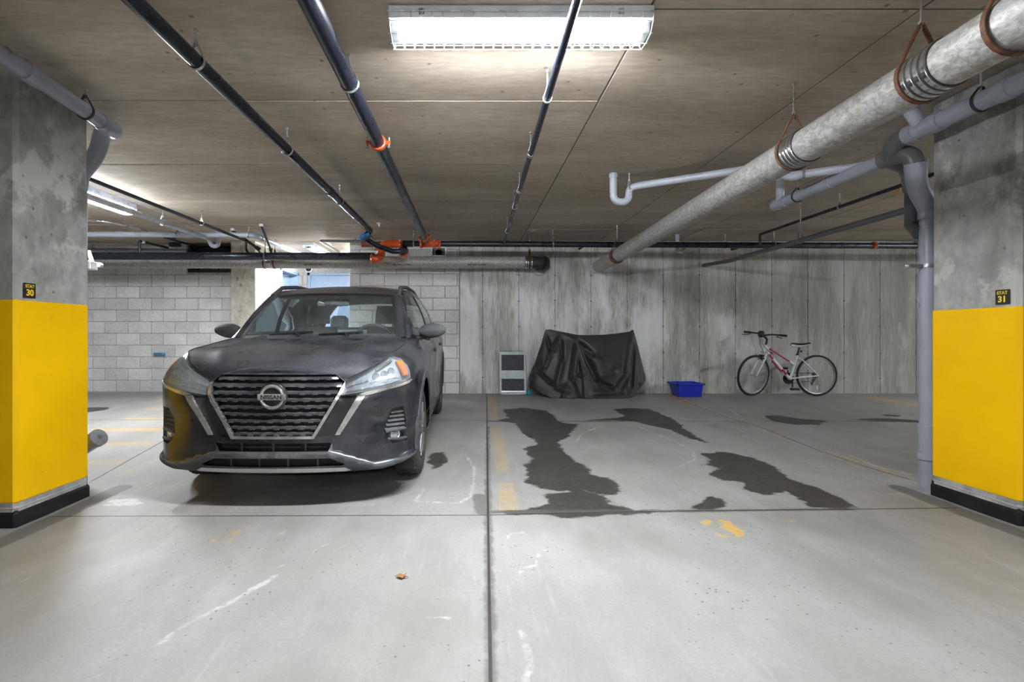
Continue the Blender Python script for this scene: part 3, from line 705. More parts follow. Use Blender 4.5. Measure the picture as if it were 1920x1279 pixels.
# big galvanized drain running from the upper right into the back wall
h0, h1 = W(2250, -170, 1.35), W(1123, 500, WD-.005)
zr = 1.125; h0 = Zp(2030, -30, zr); h1 = W(1122, 500, WD+.0)
tH = thing('drain_pipe', 'large galvanized drain pipe slanting from the upper right into the wall', 'pipe', h1)
dirH = (h0-h1).normalized(); h0x = h0+dirH*4.5
MB().sweep([h0x, h1], .099, 32).build('pipe', 'galvanized', tH)
def onH(px_):                                                   # point of the pipe axis that projects to this column
    lo, hi = 0., (h1.y-.6)/(h1.y-h0x.y)
    for _ in range(40):
        mid = (lo+hi)/2; p = h1+(h0x-h1)*mid
        if PX+p.x*FPX/p.y < px_: lo = mid
        else: hi = mid
    return h1+(h0x-h1)*lo
for px_, L in ((1755, .14), (1503, .13)):
    sleeve(tH, onH(px_), dirH, .099, L)
for px_ in (1727, 1488, 1157, 1900): hanger(tH, onH(px_), .102, dirH, 'rust', .13, .007)
MB().lathe(onH(1160), dirH, [(.098, -.05), (.106, -.048), (.106, .05), (.098, .052)], 24).build('coupling', 'rust', tH)
MB().lathe(h1, (0, -1, 0), [(.13, 0), (.125, .012), (.1, .02), (.09, .02)], 24).build('collar', 'plain_concrete', tH)
# ---------------------------------------------------------------- PVC at the upper right
vx, vy = 3.235, 3.60                                             # the downpipe behind the right column
ff = fz(vy)
tP = thing('downpipe', 'grey plastic downpipe standing behind the right column', 'pipe', (vx, vy, ff))
zt = CH+.86
MB().sweep([(vx, vy, ff), (vx, vy, zt)], .057, 22).build('pipe', 'grey_pvc', tP)
for z, L, k in ((ff+.03, .10, 1.03), (ff+.20, .045, 1.16), (ff+.40, .045, 1.16), (zt-.05, .07, 1.14)): MB().lathe((vx, vy, z), (0, 0, 1), [(.056, 0), (.057*k, 0), (.057*k, L), (.056, L)], 22).build('coupling', 'grey_pvc', tP)
MB().sweep([(vx, vy, ff+.2), (vx, vy, ff+.42)], .0605, 22).build('cleanout', 'grey_pvc', tP)
MB().lathe((vx-.02, vy-.058, ff+.06), (0, -1, 0), [(.018, 0), (.018, .004), (.0, .004)], 12).build('plug', 'dark_metal', tP)
bz = CH+(PY-499)*3.6/FPX
MB().box((vx-.16, vy-.02, bz-.012), (vx+.08, vy+.02, bz+.012), .003).lathe((vx, vy, bz-.012), (0, 0, 1), [(.057, 0), (.064, 0), (.064, .024), (.057, .024)], 22).build('bracket', 'steel', tP)
e1 = Vector((vx, vy, zt)); e2 = Vector((3.07, 3.52, CH+1.03)); e3 = Vector((3.05, 3.50, CH+1.20)); e4 = Vector((2.93, 3.62, CH+1.24))
MB().sweep(bend([e1-Vector((0, 0, .05)), e1+Vector((0, 0, .02)), e2, e3-Vector((0, 0, .03))], .07), .062, 22).build('offset_bend', 'grey_pvc', tP)
# the pipe that comes from the far left and turns into the stack
far = W(1452, 386, 5.0)
nr = Vector((3.02, 3.62, CH+1.235))
tQ = thing('drain_pipe', 'dark grey plastic drain pipe bending down to the downpipe', 'pipe', nr)
MB().sweep(bend([e2+Vector((0, 0, .03)), Vector((3.05, 3.52, CH+1.26)), Vector((2.99, 3.72, CH+1.262))], .12, 9), .060, 22).build('elbow', 'dark_pvc', tQ)
q_a = Vector((3.0, 3.70, CH+1.262))
MB().sweep([q_a, far], .047, 20).build('pipe', 'grey_pvc', tQ)
dq = (far-q_a).normalized()
for f in (.0, .42, .88, .97): c = q_a+(far-q_a)*f; MB().lathe(c, dq, [(.046, -.03), (.053, -.03), (.053, .03), (.046, .03)], 20).build('coupling', 'grey_pvc', tQ)
hanger(tQ, q_a+(far-q_a)*.74, .047, dq, 'dark_metal', .03)
st = W(1463, 342, 4.85); jn = q_a+(far-q_a)*.93
MB().sweep(bend([Vector((st.x, st.y, CEIL)), Vector((st.x, st.y, jn.z+.10)), jn], .06), .036, 16).build('branch', 'white_pvc', tQ)
# trap pipe: ceiling stub, U-bend, long run passing behind the big drain and joining
tr0 = Zp(1150, 325, 1.55); d_ = tr0.y
tp = [tr0, W(1150, 378, d_), W(1178, 380, d_), W(1180, 352, d_), W(1200, 347.5, d_-.03), W(1412, 316, 4.42)]
tT = pipe('drain_trap', 'pale plastic U-bend trap hanging from the ceiling right of centre', tp, .034, 'white_pvc', bendr=.085, hang=(.33,), drop=.06)
pts2 = [W(1412, 316, 4.42), W(1445, 316, 4.36), W(1478, 331, 4.32), W(1500, 328, 4.27), W(1648, 307, 3.93)]
MB().sweep(bend(pts2, .08), .034, 16).build('pipe', 'white_pvc', tT)
for f, k in ((0.0, 1.14),): MB().lathe(W(1150, 334, d_), (0, 0, 1), [(.033, -.0), (.042, 0), (.042, .04), (.033, .04)], 16).build('coupling', 'white_pvc', tT)
hanger(tT, W(1509, 327, 4.25), .034, (1, -1, 0), 'steel', .05)
MB().lathe(W(1486, 330, 4.30), W(1500, 328, 4.27)-W(1486, 330, 4.30), [(.033, -.02), (.041, -.02), (.041, .05), (.033, .05)], 16).build('coupling', 'white_pvc', tT)
# upper pipe along the right column
u_d = 2.98
u0, u1 = Zp(2080, 78, 1.37), Vector((2.965, 3.46, CH+1.345))
tU = pipe('drain_pipe', 'grey plastic drain pipe running above the right column face', [u0, u1], .055, 'grey_pvc', hang=(.55,), hmat='dark_metal', drop=.03)
du = (u1-u0).normalized(); extend(tU, u0, u1, .055, 'grey_pvc', 3.5)
for f in (.42, .80, .97): c = u0+(u1-u0)*f; MB().lathe(c, du, [(.054, -.035), (.062, -.035), (.062, .035), (.054, .035)], 20).build('coupling', 'grey_pvc', tU)
MB().sweep(bend([u1-du*.02, u1+du*.10, Vector((3.0, 3.66, CH+1.25)), Vector((3.2, 3.72, CH+1.22)), Vector((3.24, 3.74, CH+1.05))], .11, 8), .058, 20).build('elbow', 'dark_pvc', tU)
MB().sweep([Vector((3.24, 3.74, CH+1.1)), Vector((3.24, 3.74, CH+.80)), Vector((3.2, 3.63, CH+.72))], .05, 18).build('pipe', 'dark_pvc', tU)
us = u0+(u1-u0)*.90
MB().sweep([us, us+Vector((-.06, .03, .14)), us+Vector((-.08, .03, CEIL-us.z+.0))], .042, 18).lathe(us+Vector((-.055, .028, .125)), (-.3, .1, 1), [(.042, 0), (.052, 0), (.052, .05), (.042, .05)], 18).build('branch', 'grey_pvc', tU)
# two black pipes at the right and a small trap by the wall
sA, sB = W(1425, 440, 7.16), W(1692, 347, 4.79); ax_ = (sB-sA)
tS = pipe('sprinkler_pipe', 'thin black sprinkler branch with a brass head at the upper right', [W(1425, 458, 7.55), W(1425, 452, 7.3), sA, sB, sB+ax_*.35], .019, 'black_pipe', bendr=.03, hang=(.55, .85), drop=.025)
MB().lathe(W(1684, 352, 4.86), (0, 0, -1), [(.012, -.02), (.012, .02), (.02, .022), (.02, .03), (.008, .035), (.008, .06), (.022, .062), (.022, .066), (0, .066)], 12).build('sprinkler_head', 'brass', tS)
tV = pipe('drain_pipe', 'dark straight pipe slanting down to the wall above the bicycle', [W(1318, 498, WD+.02), W(1368, 489, 7.75), W(1714, 390, 4.46), W(1900, 337, 3.6)], .03, 'dark_pvc', bendr=.06, hang=(.50,), drop=.16)
sp0 = Zp(1270, 440, 1.55); dS = sp0.y
tW = pipe('drain_trap', 'small pale U-bend trap near the back wall above the covered bicycle', [sp0, W(1270, 472, dS), W(1281, 473, dS), W(1283, 461, dS), W(1411, 462.5, dS)], .029, 'white_pvc', bendr=.06, hang=(.72,), drop=.04)
MB().sweep([W(1411, 462.5, dS), W(1385, 464, dS+.05), W(1371, 468, dS+.06)], .02, 10).build('stub', 'black_pipe', tW)
pipe('conduit_pipe', 'short black pipe stub below the main left of the slanting drain', [W(1097, 460, MY+.02), W(1086, 467, MY+.16)], .018, 'black_pipe', hang=())
# ---------------------------------------------------------------- upper left: PVC round the left column
l0, l1 = Zp(-150, -2, 1.40), Vector((-2.44, 3.44, CH+1.405))
tL = pipe('drain_pipe', 'grey plastic drain pipe above the left column bending down behind it', [l0, l1], .047, 'grey_pvc', hang=(.83,), hmat='dark_metal', drop=.05)
dl = (l1-l0).normalized(); extend(tL, l0, l1, .047, 'grey_pvc', 3.5)
for f in (.46, .50, .97): c = l0+(l1-l0)*f; MB().lathe(c, dl, [(.046, -.035), (.054, -.035), (.054, .035), (.046, .035)], 20).build('coupling', 'grey_pvc', tL)
MB().sweep(bend([l1-dl*.02, l1+dl*.11, W(193, 240, 3.66), W(184, 288, 3.68), W(150, 330, 3.70)], .10, 8), .054, 20).build('elbow', 'grey_pvc', tL)
lx, ly = -2.82, 3.70
MB().sweep([W(152, 328, 3.70), Vector((lx, ly, CH+1.03)), Vector((lx, ly, fz(ly)))], .05, 18).build('downpipe', 'grey_pvc', tL)
cz = fz(ly)+.36
MB().lathe(Vector((lx, ly, cz-.12)), (.84, -.25, .48), [(.05, 0), (.055, .03), (.055, .185), (.062, .186), (.062, .22), (.0, .222)], 22).build('cleanout', 'grey_pvc', tL)
cpos = Vector((lx, ly, cz-.12))+Vector((.84, -.25, .48)).normalized()*.22
MB().lathe(cpos, (.84, -.25, .48), [(.014, 0), (.014, .018), (0, .018)], 4).build('plug', 'steel', tL)
# left bay: conduit, white drain with trap, grey header, small fittings
pipe('conduit_pipe', 'thin dark conduit running under the left bay light', [Zp(60, 293, 1.40), W(462, 452, 7.6), W(462, 470, 7.62), W(470, 480, 7.56)], .019, 'dark_metal', bendr=.03, hang=(.62,), drop=.03)
w1 = W(391, 447.5, 7.45)
pipe('drain_trap', 'white drain pipe with a U-bend trap at the left', [Zp(60, 331, 1.37), w1, W(397, 462, 7.5), W(409, 461, 7.5), W(409, 432, 7.5)], .031, 'white_pvc', bendr=.07, hang=(.55,), drop=.05)
HY = 7.35
pipe('drain_pipe', 'grey header pipe across the left bay turning into the vestibule', [W(90, 439, HY), W(476, 441, HY), W(556, 474, 9.2), W(600, 492, 10.8)], .039, 'white_pvc', bendr=.12, hang=(.29, .45), coup=((.16, 'white_pvc', .09, 1.14), (.505, 'grey_pvc', .10, 1.18)), drop=.02)
pipe('conduit_pipe', 'thin curved silver conduit at the far left ceiling', [W(90, 413.5, 6.7), W(200, 413.5, 6.7), W(265, 431, 7.35), W(330, 447, 8.2)], .012, 'steel', bendr=.4, hang=())
pipe('conduit_pipe', 'pale straight conduit just above the left black main', [W(100, 470.5, 8.684), W(351, 470.5, 8.684)], .026, 'white_pvc', coup=((.99, 'steel', .05, 1.25),))
pipe('sprinkler_pipe', 'small black branch rising from the left main with a pale elbow', [W(262, 478, 7.54), W(262, 452, 7.54), W(315, 465, 8.3)], .019, 'black_pipe', bendr=.03, coup=((.28, 'fixture_white', .06, 1.3),))
pipe('sprinkler_pipe', 'short dark branch with fittings beside the left bay window', [W(306, 444, 7.9), W(345, 456, 8.4), W(362, 459, 8.6)], .018, 'black_pipe', bendr=.04)
tag(MB().box(W(316, 462, 8.62), W(340, 454.5, 8.695), .008).build('junction_box', 'dark_metal', None, False), 'small dark junction box high on the left block wall', 'junction box')
def brace(name, label, a, b, c):
    t = thing(name, label, 'brace', c); d = (b-a).normalized()
    MB().sweep([a, b], .021, 4, flat=(0, 1, 0)).build('strut', 'dark_metal', t); MB().box(a-Vector((.03, .03, .0)), a+Vector((.03, .03, .04)), .004).build('foot', 'steel', t, False)
    MB().sweep([b-d*.02, b+d*.05], .03, 8).build('clamp', 'dark_metal', t); MB().sweep(bend([b, c], .02), .012, 8).build('strap', 'dark_metal', t)
brace('pipe_brace', 'dark diagonal brace from the ceiling to the left black main, nearer the window', Vector((W(436, 430, 7.5).x, 7.5, CEIL-.035)), W(482, 465, 7.62), W(489, 476, 7.6))
brace('pipe_brace', 'dark steep brace from the ceiling to the galvanized pipe beside the vestibule', Vector((W(491, 423, 7.2).x, 7.2, CEIL-.035)), W(508, 468, 7.9), W(506, 484, 8.06))
# sensor and sprinkler bits
tag(MB().lathe((W(711, 427, 7.14).x, 7.14, CEIL+.002), (0, 0, -1), [(.035, 0), (.033, .012), (.012, .016), (.01, .045), (.02, .048), (.0, .05)], 16).build('ceiling_sensor', 'fixture_white'), 'small round sensor on the ceiling above the orange elbow', 'sensor')
sb = thing('wall_vent', 'square metal wall vent with a dark round opening above the block wall', 'vent', W(823, 483, WD-.06))
a, b = W(808, 483, WD-.004), W(838, 462.5, WD-.004)
m = MB(); fw = .03
for p, q in (((a.x, a.z), (b.x, a.z+fw)), ((a.x, b.z-fw), (b.x, b.z)), ((a.x, a.z), (a.x+fw, b.z)), ((b.x-fw, a.z), (b.x, b.z))): m.box((p[0], WD-.06, p[1]), (q[0], WD-.001, q[1]), .003)
m.build('frame', 'fixture_white', sb, False)
MB().box((a.x+fw, WD-.04, a.z+fw), (b.x-fw, WD-.001, b.z-fw)).build('grille', 'shade_metal', sb, False)
MB().lathe(((a.x+b.x)/2, WD-.04, a.z+.075), (0, -1, 0), [(.062, 0), (.062, .012), (.05, .012), (.045, .0), (0, .0)], 20).build('opening', 'sign_black', sb)
dm = thing('dome_camera', 'small round dome camera above the blue vestibule doors', 'camera', W(578.5, 506, VB-.05))
MB().lathe(W(578.5, 504, VB-.001), (0, -1, 0), [(.08, 0), (.08, .02), (.06, .03), (.06, .04)], 18).build('base', 'fixture_white', dm); MB().lathe(W(578.5, 504, VB-.04), (0, -1, 0), [(.06, 0), (.05, .03), (.03, .05), (0, .056)], 18).build('dome', 'sign_black', dm)
em = thing('emergency_light', 'emergency light unit at the edge of the left column', 'light', W(160, 510, 5.6))
MB().box(W(150, 505, 5.6), W(184, 492, 5.72), .006).build('box', 'steel', em, False)
MB().lathe(W(186, 497, 5.6), (0, -1, 0), [(.025, -.03), (.028, .0), (.02, .012), (0, .014)], 14).build('lamp', 'fixture_white', em)
MB().prism([W(163, 469, 5.8), W(167, 469, 5.8), W(175, 491, 5.8), W(167, 491, 5.8)], (0, .02, 0)).build('plate', 'pale_green', em, False)
MB().box((W(148, 500, 5.65).x, 5.63, W(0, 505, 5.65).z), (W(156, 500, 5.65).x, 5.67, CEIL+.003)).build('mount', 'steel', em, False)
tag(MB().box(W(287, 667, LD-.05), W(310, 661.5, LD-.001), .006).cyl(W(306, 664, LD-.05), W(306, 664, LD-.09), .02, 10).build('wall_bracket', 'blue_fitting', None, False), 'small blue bracket on the left block wall', 'bracket')
lp = G(753, 1084); lm = MB(); lr = random.Random(3)
pts = [(-.03, 0), (-.014, .012), (-.006, .028), (.004, .014), (.022, .022), (.014, .004), (.034, -.004), (.012, -.008), (.008, -.022), (-.008, -.010)]
vs = [Vector((lp.x+a, lp.y+b, lp.z+.003+.010*abs(math.sin(a*90)))) for a, b in pts]
lm.prism(vs, (0, 0, .0012)); tag(lm.build('dry_leaf', 'leaf_brown', None, False), 'small dry brown leaf lying on the floor in front', 'leaf')
# ================================================================== the parked car (car space: x right, y to the rear, z up)
def car_paint():
    t = NT('car_paint'); a = t.noise(2.2, 6, .6); b = t.noise(55, 4, .7); s = t.voro(120); c = t.noise(7, 5, .65, t.mapv((1, .3, 2.2)))
    dust = t.mth('MULTIPLY', t.ramp(a, .25, .8, .12, 1), t.ramp(b, .2, .8, .3, 1))
    sp = t.mth('MULTIPLY', t.ramp(s, .03, .10, 1, 0), t.ramp(t.noise(4, 3), .45, .7))
    sep = t.N('ShaderNodeSeparateXYZ'); t.L(t.N('ShaderNodeNewGeometry').outputs['Normal'], sep.inputs[0])
    dust = t.mth('MULTIPLY', dust, t.ramp(sep.outputs[2], -.1, .95, .28, 1.0))          # dust settles on what faces up
    col = t.mix(t.mth('MULTIPLY', dust, .60), (.006, .0075, .012), (.19, .205, .24))
    col = t.mix(t.mth('MULTIPLY', t.ramp(c, .4, .8), .14), col, (.24, .23, .21))
    col = t.mix(t.mth('MULTIPLY', sp, .4), col, (.42, .42, .42))
    t.col(col); t.rough(t.ramp(a, .3, .7, .22, .42)); t.b.inputs['Coat Weight'].default_value = .5; t.b.inputs['Coat Roughness'].default_value = .16
    t.b.inputs['Metallic'].default_value = .2
    M['car_paint'] = t.m
car_paint()
def dusty(name, c, d, amt, rough):
    t = NT(name); a = t.noise(3, 6, .6); b = t.noise(60, 4, .7)
    t.col(t.mix(t.mth('MULTIPLY', t.mth('MULTIPLY', t.ramp(a, .3, .7), t.ramp(b, .2, .8, .3, 1)), amt), c, d)); t.rough(rough); t.bump(b, .12, .002); M[name] = t.m
dusty('car_plastic', (.030, .033, .038), (.20, .20, .20), .45, .8); dusty('black_gloss', (.008, .009, .011), (.16, .16, .155), .35, .28)
dusty('grille_black', (.02, .022, .026), (.24, .245, .25), .6, .32); dusty('tyre_rubber', (.018, .018, .018), (.15, .145, .13), .6, .8)
simple('car_chrome', (.50, .49, .47), .28, .75, var=.15); simple('silver_trim', (.52, .52, .51), .35, .6, var=.1); simple('void_black', (.006, .006, .007), .7)
simple('seat_grey', (.38, .44, .47), .5); simple('dash_black', (.028, .031, .034), .6); simple('amber', (.75, .17, .03), .3); simple('rim_grey', (.22, .22, .23), .4, .7)
simple('lamp_pocket', (.36, .38, .41), .4, .2); simple('reflector', (.62, .65, .70), .22, .6, var=.25, scale=40); simple('headliner', (.2, .2, .21), .9)
def glassy(name, tint, gloss, f0=1.45):
    t = NT(name); t.t.nodes.remove(t.b)
    tr = t.N('ShaderNodeBsdfTransparent'); tr.inputs[0].default_value = (*tint, 1)
    gl = t.N('ShaderNodeBsdfGlossy'); gl.inputs['Roughness'].default_value = .04; gl.inputs[0].default_value = (.9, .95, 1, 1)
    df = t.N('ShaderNodeBsdfDiffuse'); df.inputs[0].default_value = (.5, .55, .55, 1)
    fr = t.N('ShaderNodeFresnel'); fr.inputs[0].default_value = f0
    m1 = t.N('ShaderNodeMixShader'); m2 = t.N('ShaderNodeMixShader')
    t.S(m1.inputs[0], t.ramp(t.noise(3, 4), .3, .8, gloss*.3, gloss)); t.L(tr.outputs[0], m1.inputs[1]); t.L(df.outputs[0], m1.inputs[2])
    t.L(fr.outputs[0], m2.inputs[0]); t.L(m1.outputs[0], m2.inputs[1]); t.L(gl.outputs[0], m2.inputs[2]); t.L(m2.outputs[0], t.out.inputs[0])
    M[name] = t.m
glassy('windscreen', (.93, .98, .98), .10); glassy('side_glass', (.90, .96, .95), .08); glassy('rear_glass', (.75, .82, .82), .06); glassy('lamp_lens', (.86, .88, .9), .34)
CX, CY = -1.23, 3.2
def catmull(P, n=30):
    P = np.array(P, float); Q = np.vstack([2*P[0]-P[1], P, 2*P[-1]-P[-2]]); out = []
    for i in range(1, len(Q)-2):
        p0, p1, p2, p3 = Q[i-1:i+3]
        for t in np.linspace(0, 1, n, endpoint=False): out.append(.5*(2*p1+(p2-p0)*t+(2*p0-5*p1+4*p2-p3)*t*t+(3*p1-p0-3*p2+p3)*t**3))
    out.append(P[-1]); return np.array(out)
PLAN = catmull([(0, 0), (.2, .006), (.4, .03), (.55, .062), (.66, .10), (.75, .155), (.81, .22), (.85, .305), (.872, .42), (.88, .6), (.882, .9), (.884, 1.5), (.884, 2.5), (.882, 3.4), (.865, 3.8), (.82, 4.04), (.72, 4.19), (.45, 4.27), (0, 4.295)])
PS = np.concatenate([[0], np.cumsum(np.hypot(*np.diff(PLAN, axis=0).T))])
SEND = PS[-1]
def plan(s):
    s = max(0, min(SEND, s)); x = np.interp(s, PS, PLAN[:, 0]); y = np.interp(s, PS, PLAN[:, 1])
    a, b = max(0, s-.02), min(SEND, s+.02)
    t = np.array([np.interp(b, PS, PLAN[:, 0])-np.interp(a, PS, PLAN[:, 0]), np.interp(b, PS, PLAN[:, 1])-np.interp(a, PS, PLAN[:, 1])])
    if s < .03: t = np.array([1., 0.])
    t /= np.hypot(*t); return x, y, t[1], -t[0]                 # outward normal (front: -y, side: +x)
I = lambda x, xs, ys: float(np.interp(x, xs, ys))
def s_of_y(y): k = PS < 5.0; return I(y, PLAN[k][:, 1], PS[k])
ztop = lambda s: I(s, [0, .37, .445, .63, .78, .87, 1.0, 1.3, 1.7, 2.1, 3, 4.3, 4.7, 5.0, SEND], [.838, .833, .787, .868, .925, .95, .965, .99, 1.035, 1.015, 1.03, 1.07, 1.1, 1.1, 1.1])
gtop = lambda s: I(s, [0, .44, .63, .87, 1.1, 1.4, 1.7, 2.15, 3, 4.4, 4.8, SEND], [.085, .085, .115, .155, .150, .15, .178, .10, .09, .10, .12, .12])
def lip_line(s): return I(s, [0, .34, .36, .633, .976, 1.05], [.34, .352, .348, .262, .285, .30])
def sm(t): t = max(0, min(1, t)); return t*t*(3-2*t)
def gdisp(s, z):
    zt = ztop(s); z0 = zt-I(s, [0, .5, .9, 1.3, 1.8, SEND], [.16, .16, .2, .18, .16, .16])
    g = gtop(s)*max(0, (z-z0)/(zt-z0))**2
    g += .05*max(0, (.27-z)/.1)**2 if s < 1.05 else .05*max(0, (.36-z)/.14)**2
    if s < 1.1:
        g += .012*sm((z-.36)/.2)*sm((.55-s)/.2)                 # centre leans back slightly
        g -= .022*sm((lip_line(s)-z)/.02+.5)*sm((1.02-s)/.06)    # chin lip stands proud
        g += .026*math.exp(-((s-.72)/.11)**2-((z-.52)/.085)**2)  # scoop beside the fog lamp
        g -= .012*math.exp(-((s-.60)/.16)**2-((z-.66)/.06)**2)
    if 1.0 < s < 4.6:
        g += .016*math.exp(-((z-.52)/.12)**2)*sm((s-1.9)/.2)*sm((3.6-s)/.2)   # hollow door sides
        for sc in (1.43, 4.05): rr = math.hypot(s-sc, z-.335); g -= .012*sm((.52-rr)/.07)
    return g
def rib(s, z, off=0., mir=1):
    x, y, nx, ny = plan(s); g = gdisp(s, z)+off
    return Vector((mir*(x-nx*g), y-ny*g, z))
def ribn(s, z, off=0.):
    e = .006; a = rib(s+e, z, off)-rib(max(0, s-e), z, off); b = rib(s, z+e, off)-rib(s, z-e, off); return a.cross(b).normalized()
ARC, ARR = (1.43, .335), .405; ARC2 = (4.05, .335)
def arcpts(c, r, n=20): return [(c[0]-r*math.cos(math.pi*k/n), c[1]+r*math.sin(math.pi*k/n)) for k in range(n+1)]
def dens(poly, st=.03, closed=True):
    out = []; n = len(poly)
    for i in range(n if closed else n-1):
        a, b = np.array(poly[i]), np.array(poly[(i+1) % n]); k = max(1, int(np.hypot(*(b-a))/st))
        out += [tuple(a+(b-a)*j/k) for j in range(k)]
    if not closed: out.append(tuple(poly[-1]))
    return out
def pin(p, A):
    c = False; n = len(A)
    for i in range(n):
        (x0, y0), (x1, y1) = A[i], A[i-1]
        if (y0 > p[1]) != (y1 > p[1]) and p[0] < (x1-x0)*(p[1]-y0)/(y1-y0)+x0: c = not c
    return c
# outline of half the shell, unrolled: s along the flank, z up
topline = [(s, ztop(s)) for s in np.concatenate([np.arange(0, 1.75, .04), np.arange(1.75, SEND, .12), [SEND]])]
botline = [(0, .222), (.49, .222), (.60, .224), (.674, .222), (.80, .245), (.958, .277), (ARC[0]-ARR, .30)] + arcpts(ARC, ARR) + [(ARC[0]+ARR, .24), (ARC2[0]-ARR, .24)] + arcpts(ARC2, ARR) + [(ARC2[0]+ARR, .30), (4.8, .30), (SEND, .30)]
OUT = dens(botline, .03, False)+list(reversed(topline))
GR = [(-.01, .447), (.246, .447), (.432, .757), (.444, .778), (.383, .826), (-.01, .826)]
VO = [(-.01, .432), (.259, .432), (.446, .742), (.450, .780), (.444, .778), (.432, .757), (.246, .447), (-.01, .447)]
HLP = [(.455, .772), (.484, .792), (.633, .856), (.763, .906), (.822, .925), (.90, .93), (.955, .915), (.958, .872), (.925, .79), (.873, .772), (.726, .746), (.578, .722), (.464, .704), (.415, .699)]
STRIP = [(.535, .7045), (.578, .7195), (.726, .7435), (.873, .7695), (.93, .782), (.94, .772), (.898, .757), (.73, .729), (.584, .698)]
BOOM = [(.526, .698), (.574, .698), (.417, .452), (.386, .452)]
INN = [(.28, .44), (.386, .452), (.526, .698), (.412, .694), (.447, .735)]
OP1 = [(-.01, .352), (.345, .352), (.369, .404), (-.01, .404)]
OP2 = [(-.01, .258), (.425, .262), (.448, .272), (.36, .312), (-.01, .316)]
SIL = [(-.01, .226), (.456, .226), (.485, .231), (.448, .25), (-.01, .252)]
FOG = [(.755, .604), (.842, .608), (.876, .50), (.874, .375), (.763, .37), (.726, .392), (.688, .438)]
LIPP = [(-.01, .20), (.60, .20), (.70, .20), (1.03, .27), (1.03, .300), (.976, .283), (.633, .258), (.36, .348), (.34, .352), (-.01, .352)]
CLAD = arcpts(ARC, ARR+.055)+[(ARC[0]+ARR+.055, .33), (ARC2[0]-ARR-.055, .33)]+arcpts(ARC2, ARR+.055)+[(4.6, .2), (1.0, .2), (ARC[0]-ARR-.055, .305)]
def band(s, z0, z1, w_=.004): return [(s-w_, z0), (s+w_, z0), (s+w_, z1), (s-w_, z1)]
GAPS = [band(s_of_y(1.20), .34, .985), band(s_of_y(2.18), .34, 1.0), [(s_of_y(3.05), .50), (s_of_y(3.05)+.008, .50), (s_of_y(3.12)+.004, 1.02), (s_of_y(3.12)-.004, 1.02)]]
REG = [('gap', g) for g in GAPS]+[('grille', GR), ('vchrome', VO), ('lamp', HLP), ('strip', STRIP), ('boom', BOOM), ('inner', INN), ('open', OP1), ('open', OP2), ('silver', SIL), ('fog', FOG), ('lip', LIPP), ('clad', CLAD)]
def ribbon_regions():
    vs = []; es = []; segs = []
    def addpoly(P, closed=True):
        k = len(vs); n = len(P); vs.extend(Vector(p) for p in P)
        for i in range(n if closed else n-1): es.append((k+i, k+(i+1) % n)); segs.append((P[i], P[(i+1) % n]))
    addpoly(OUT)
    for _, p in REG: addpoly(dens(p))
    SA = np.array([a for a, b in segs]); SB = np.array([b for a, b in segs]); AB = SB-SA; LL = np.maximum((AB**2).sum(1), 1e-12)
    grid = [(s, z) for s in np.arange(.0, 1.2, .025) for z in np.arange(.21, 1.06, .025)]+[(s, z) for s in np.arange(1.2, SEND, .06) for z in np.arange(.22, 1.12, .035)]
    for p in grid:
        q = np.array(p); t = np.clip(((q-SA)*AB).sum(1)/LL, 0, 1); d = np.hypot(*((SA+AB*t[:, None]-q).T)).min()
        if d > .008 and pin(p, OUT): vs.append(Vector(p))
    r = mgeo.delaunay_2d_cdt(vs, es, [], 0, 1e-6)
    V, Fc = r[0], r[2]; reg = {}
    bb = [(n, p, min(a for a, b in p), max(a for a, b in p), min(b for a, b in p), max(b for a, b in p)) for n, p in REG]
    for f in Fc:
        c = ((V[f[0]].x+V[f[1]].x+V[f[2]].x)/3, (V[f[0]].y+V[f[1]].y+V[f[2]].y)/3)
        if not pin(c, OUT): continue
        name = 'body'
        for n, p, a, b, d, e in bb:
            if a <= c[0] <= b and d <= c[1] <= e and pin(c, p): name = n; break
        reg.setdefault(name, []).append(f)
    return V, reg
RV, RREG = ribbon_regions()
def ribbon_part(name, mat, parent, faces, off=0., wall=0., both=True, label=None):
    """a region of the shell, mirrored to both flanks; wall > 0 adds a rim that joins it to the skin"""
    vs = []; ns = []; fs = []
    for mir in ((1, -1) if both is True else (both,)):
        ids = {}; edge = {}
        for f in faces:
            for i in f:
                if i not in ids:
                    p = RV[i]; ids[i] = len(vs); vs.append(rib(p.x, p.y, off, mir)); n = ribn(p.x, p.y, off); ns.append(Vector((mir*n.x, n.y, n.z)))
            t = tuple(ids[i] for i in f); fs.append(t if mir > 0 else tuple(reversed(t)))
            for a, b in zip(f, f[1:]+f[:1]): edge[frozenset((a, b))] = edge.get(frozenset((a, b)), [])+[(a, b)]
        if wall:
            for k, l in edge.items():
                if len(l) > 1: continue
                a, b = l[0]; q = []
                if RV[a].x < 1e-4 and RV[b].x < 1e-4: continue
                for i, o in ((a, off), (b, off), (b, off-wall), (a, off-wall)):
                    q.append(len(vs)); vs.append(rib(RV[i].x, RV[i].y, o, mir)); ns.append(None)
                fs.append(tuple(q) if mir < 0 else tuple(reversed(q)))
    me = bpy.data.meshes.new(name); me.from_pydata([tuple(v) for v in vs], [], fs); me.polygons.foreach_set('use_smooth', [True]*len(fs)); me.update()
    vn = [tuple(v.normal) for v in me.vertices]
    me.normals_split_custom_set_from_vertices([tuple(n) if n is not None else vn[i] for i, n in enumerate(ns)])
    me.materials.append(M[mat]); o = bpy.data.objects.new(name, me); COL.objects.link(o); o.parent = parent; ORG[o] = Vector()
    if label: o['label'] = label
    return o
car = thing('car', 'dusty black crossover car parked nose out in the stall', 'car', (CX, CY, fz(CY)+.002)); car.rotation_euler.x = math.atan(SL)
ORG[car] = Vector()
body = ribbon_part('body_shell', 'car_paint', car, RREG['body'])
ribbon_part('panel_gap', 'void_black', body, RREG['gap'], .006)
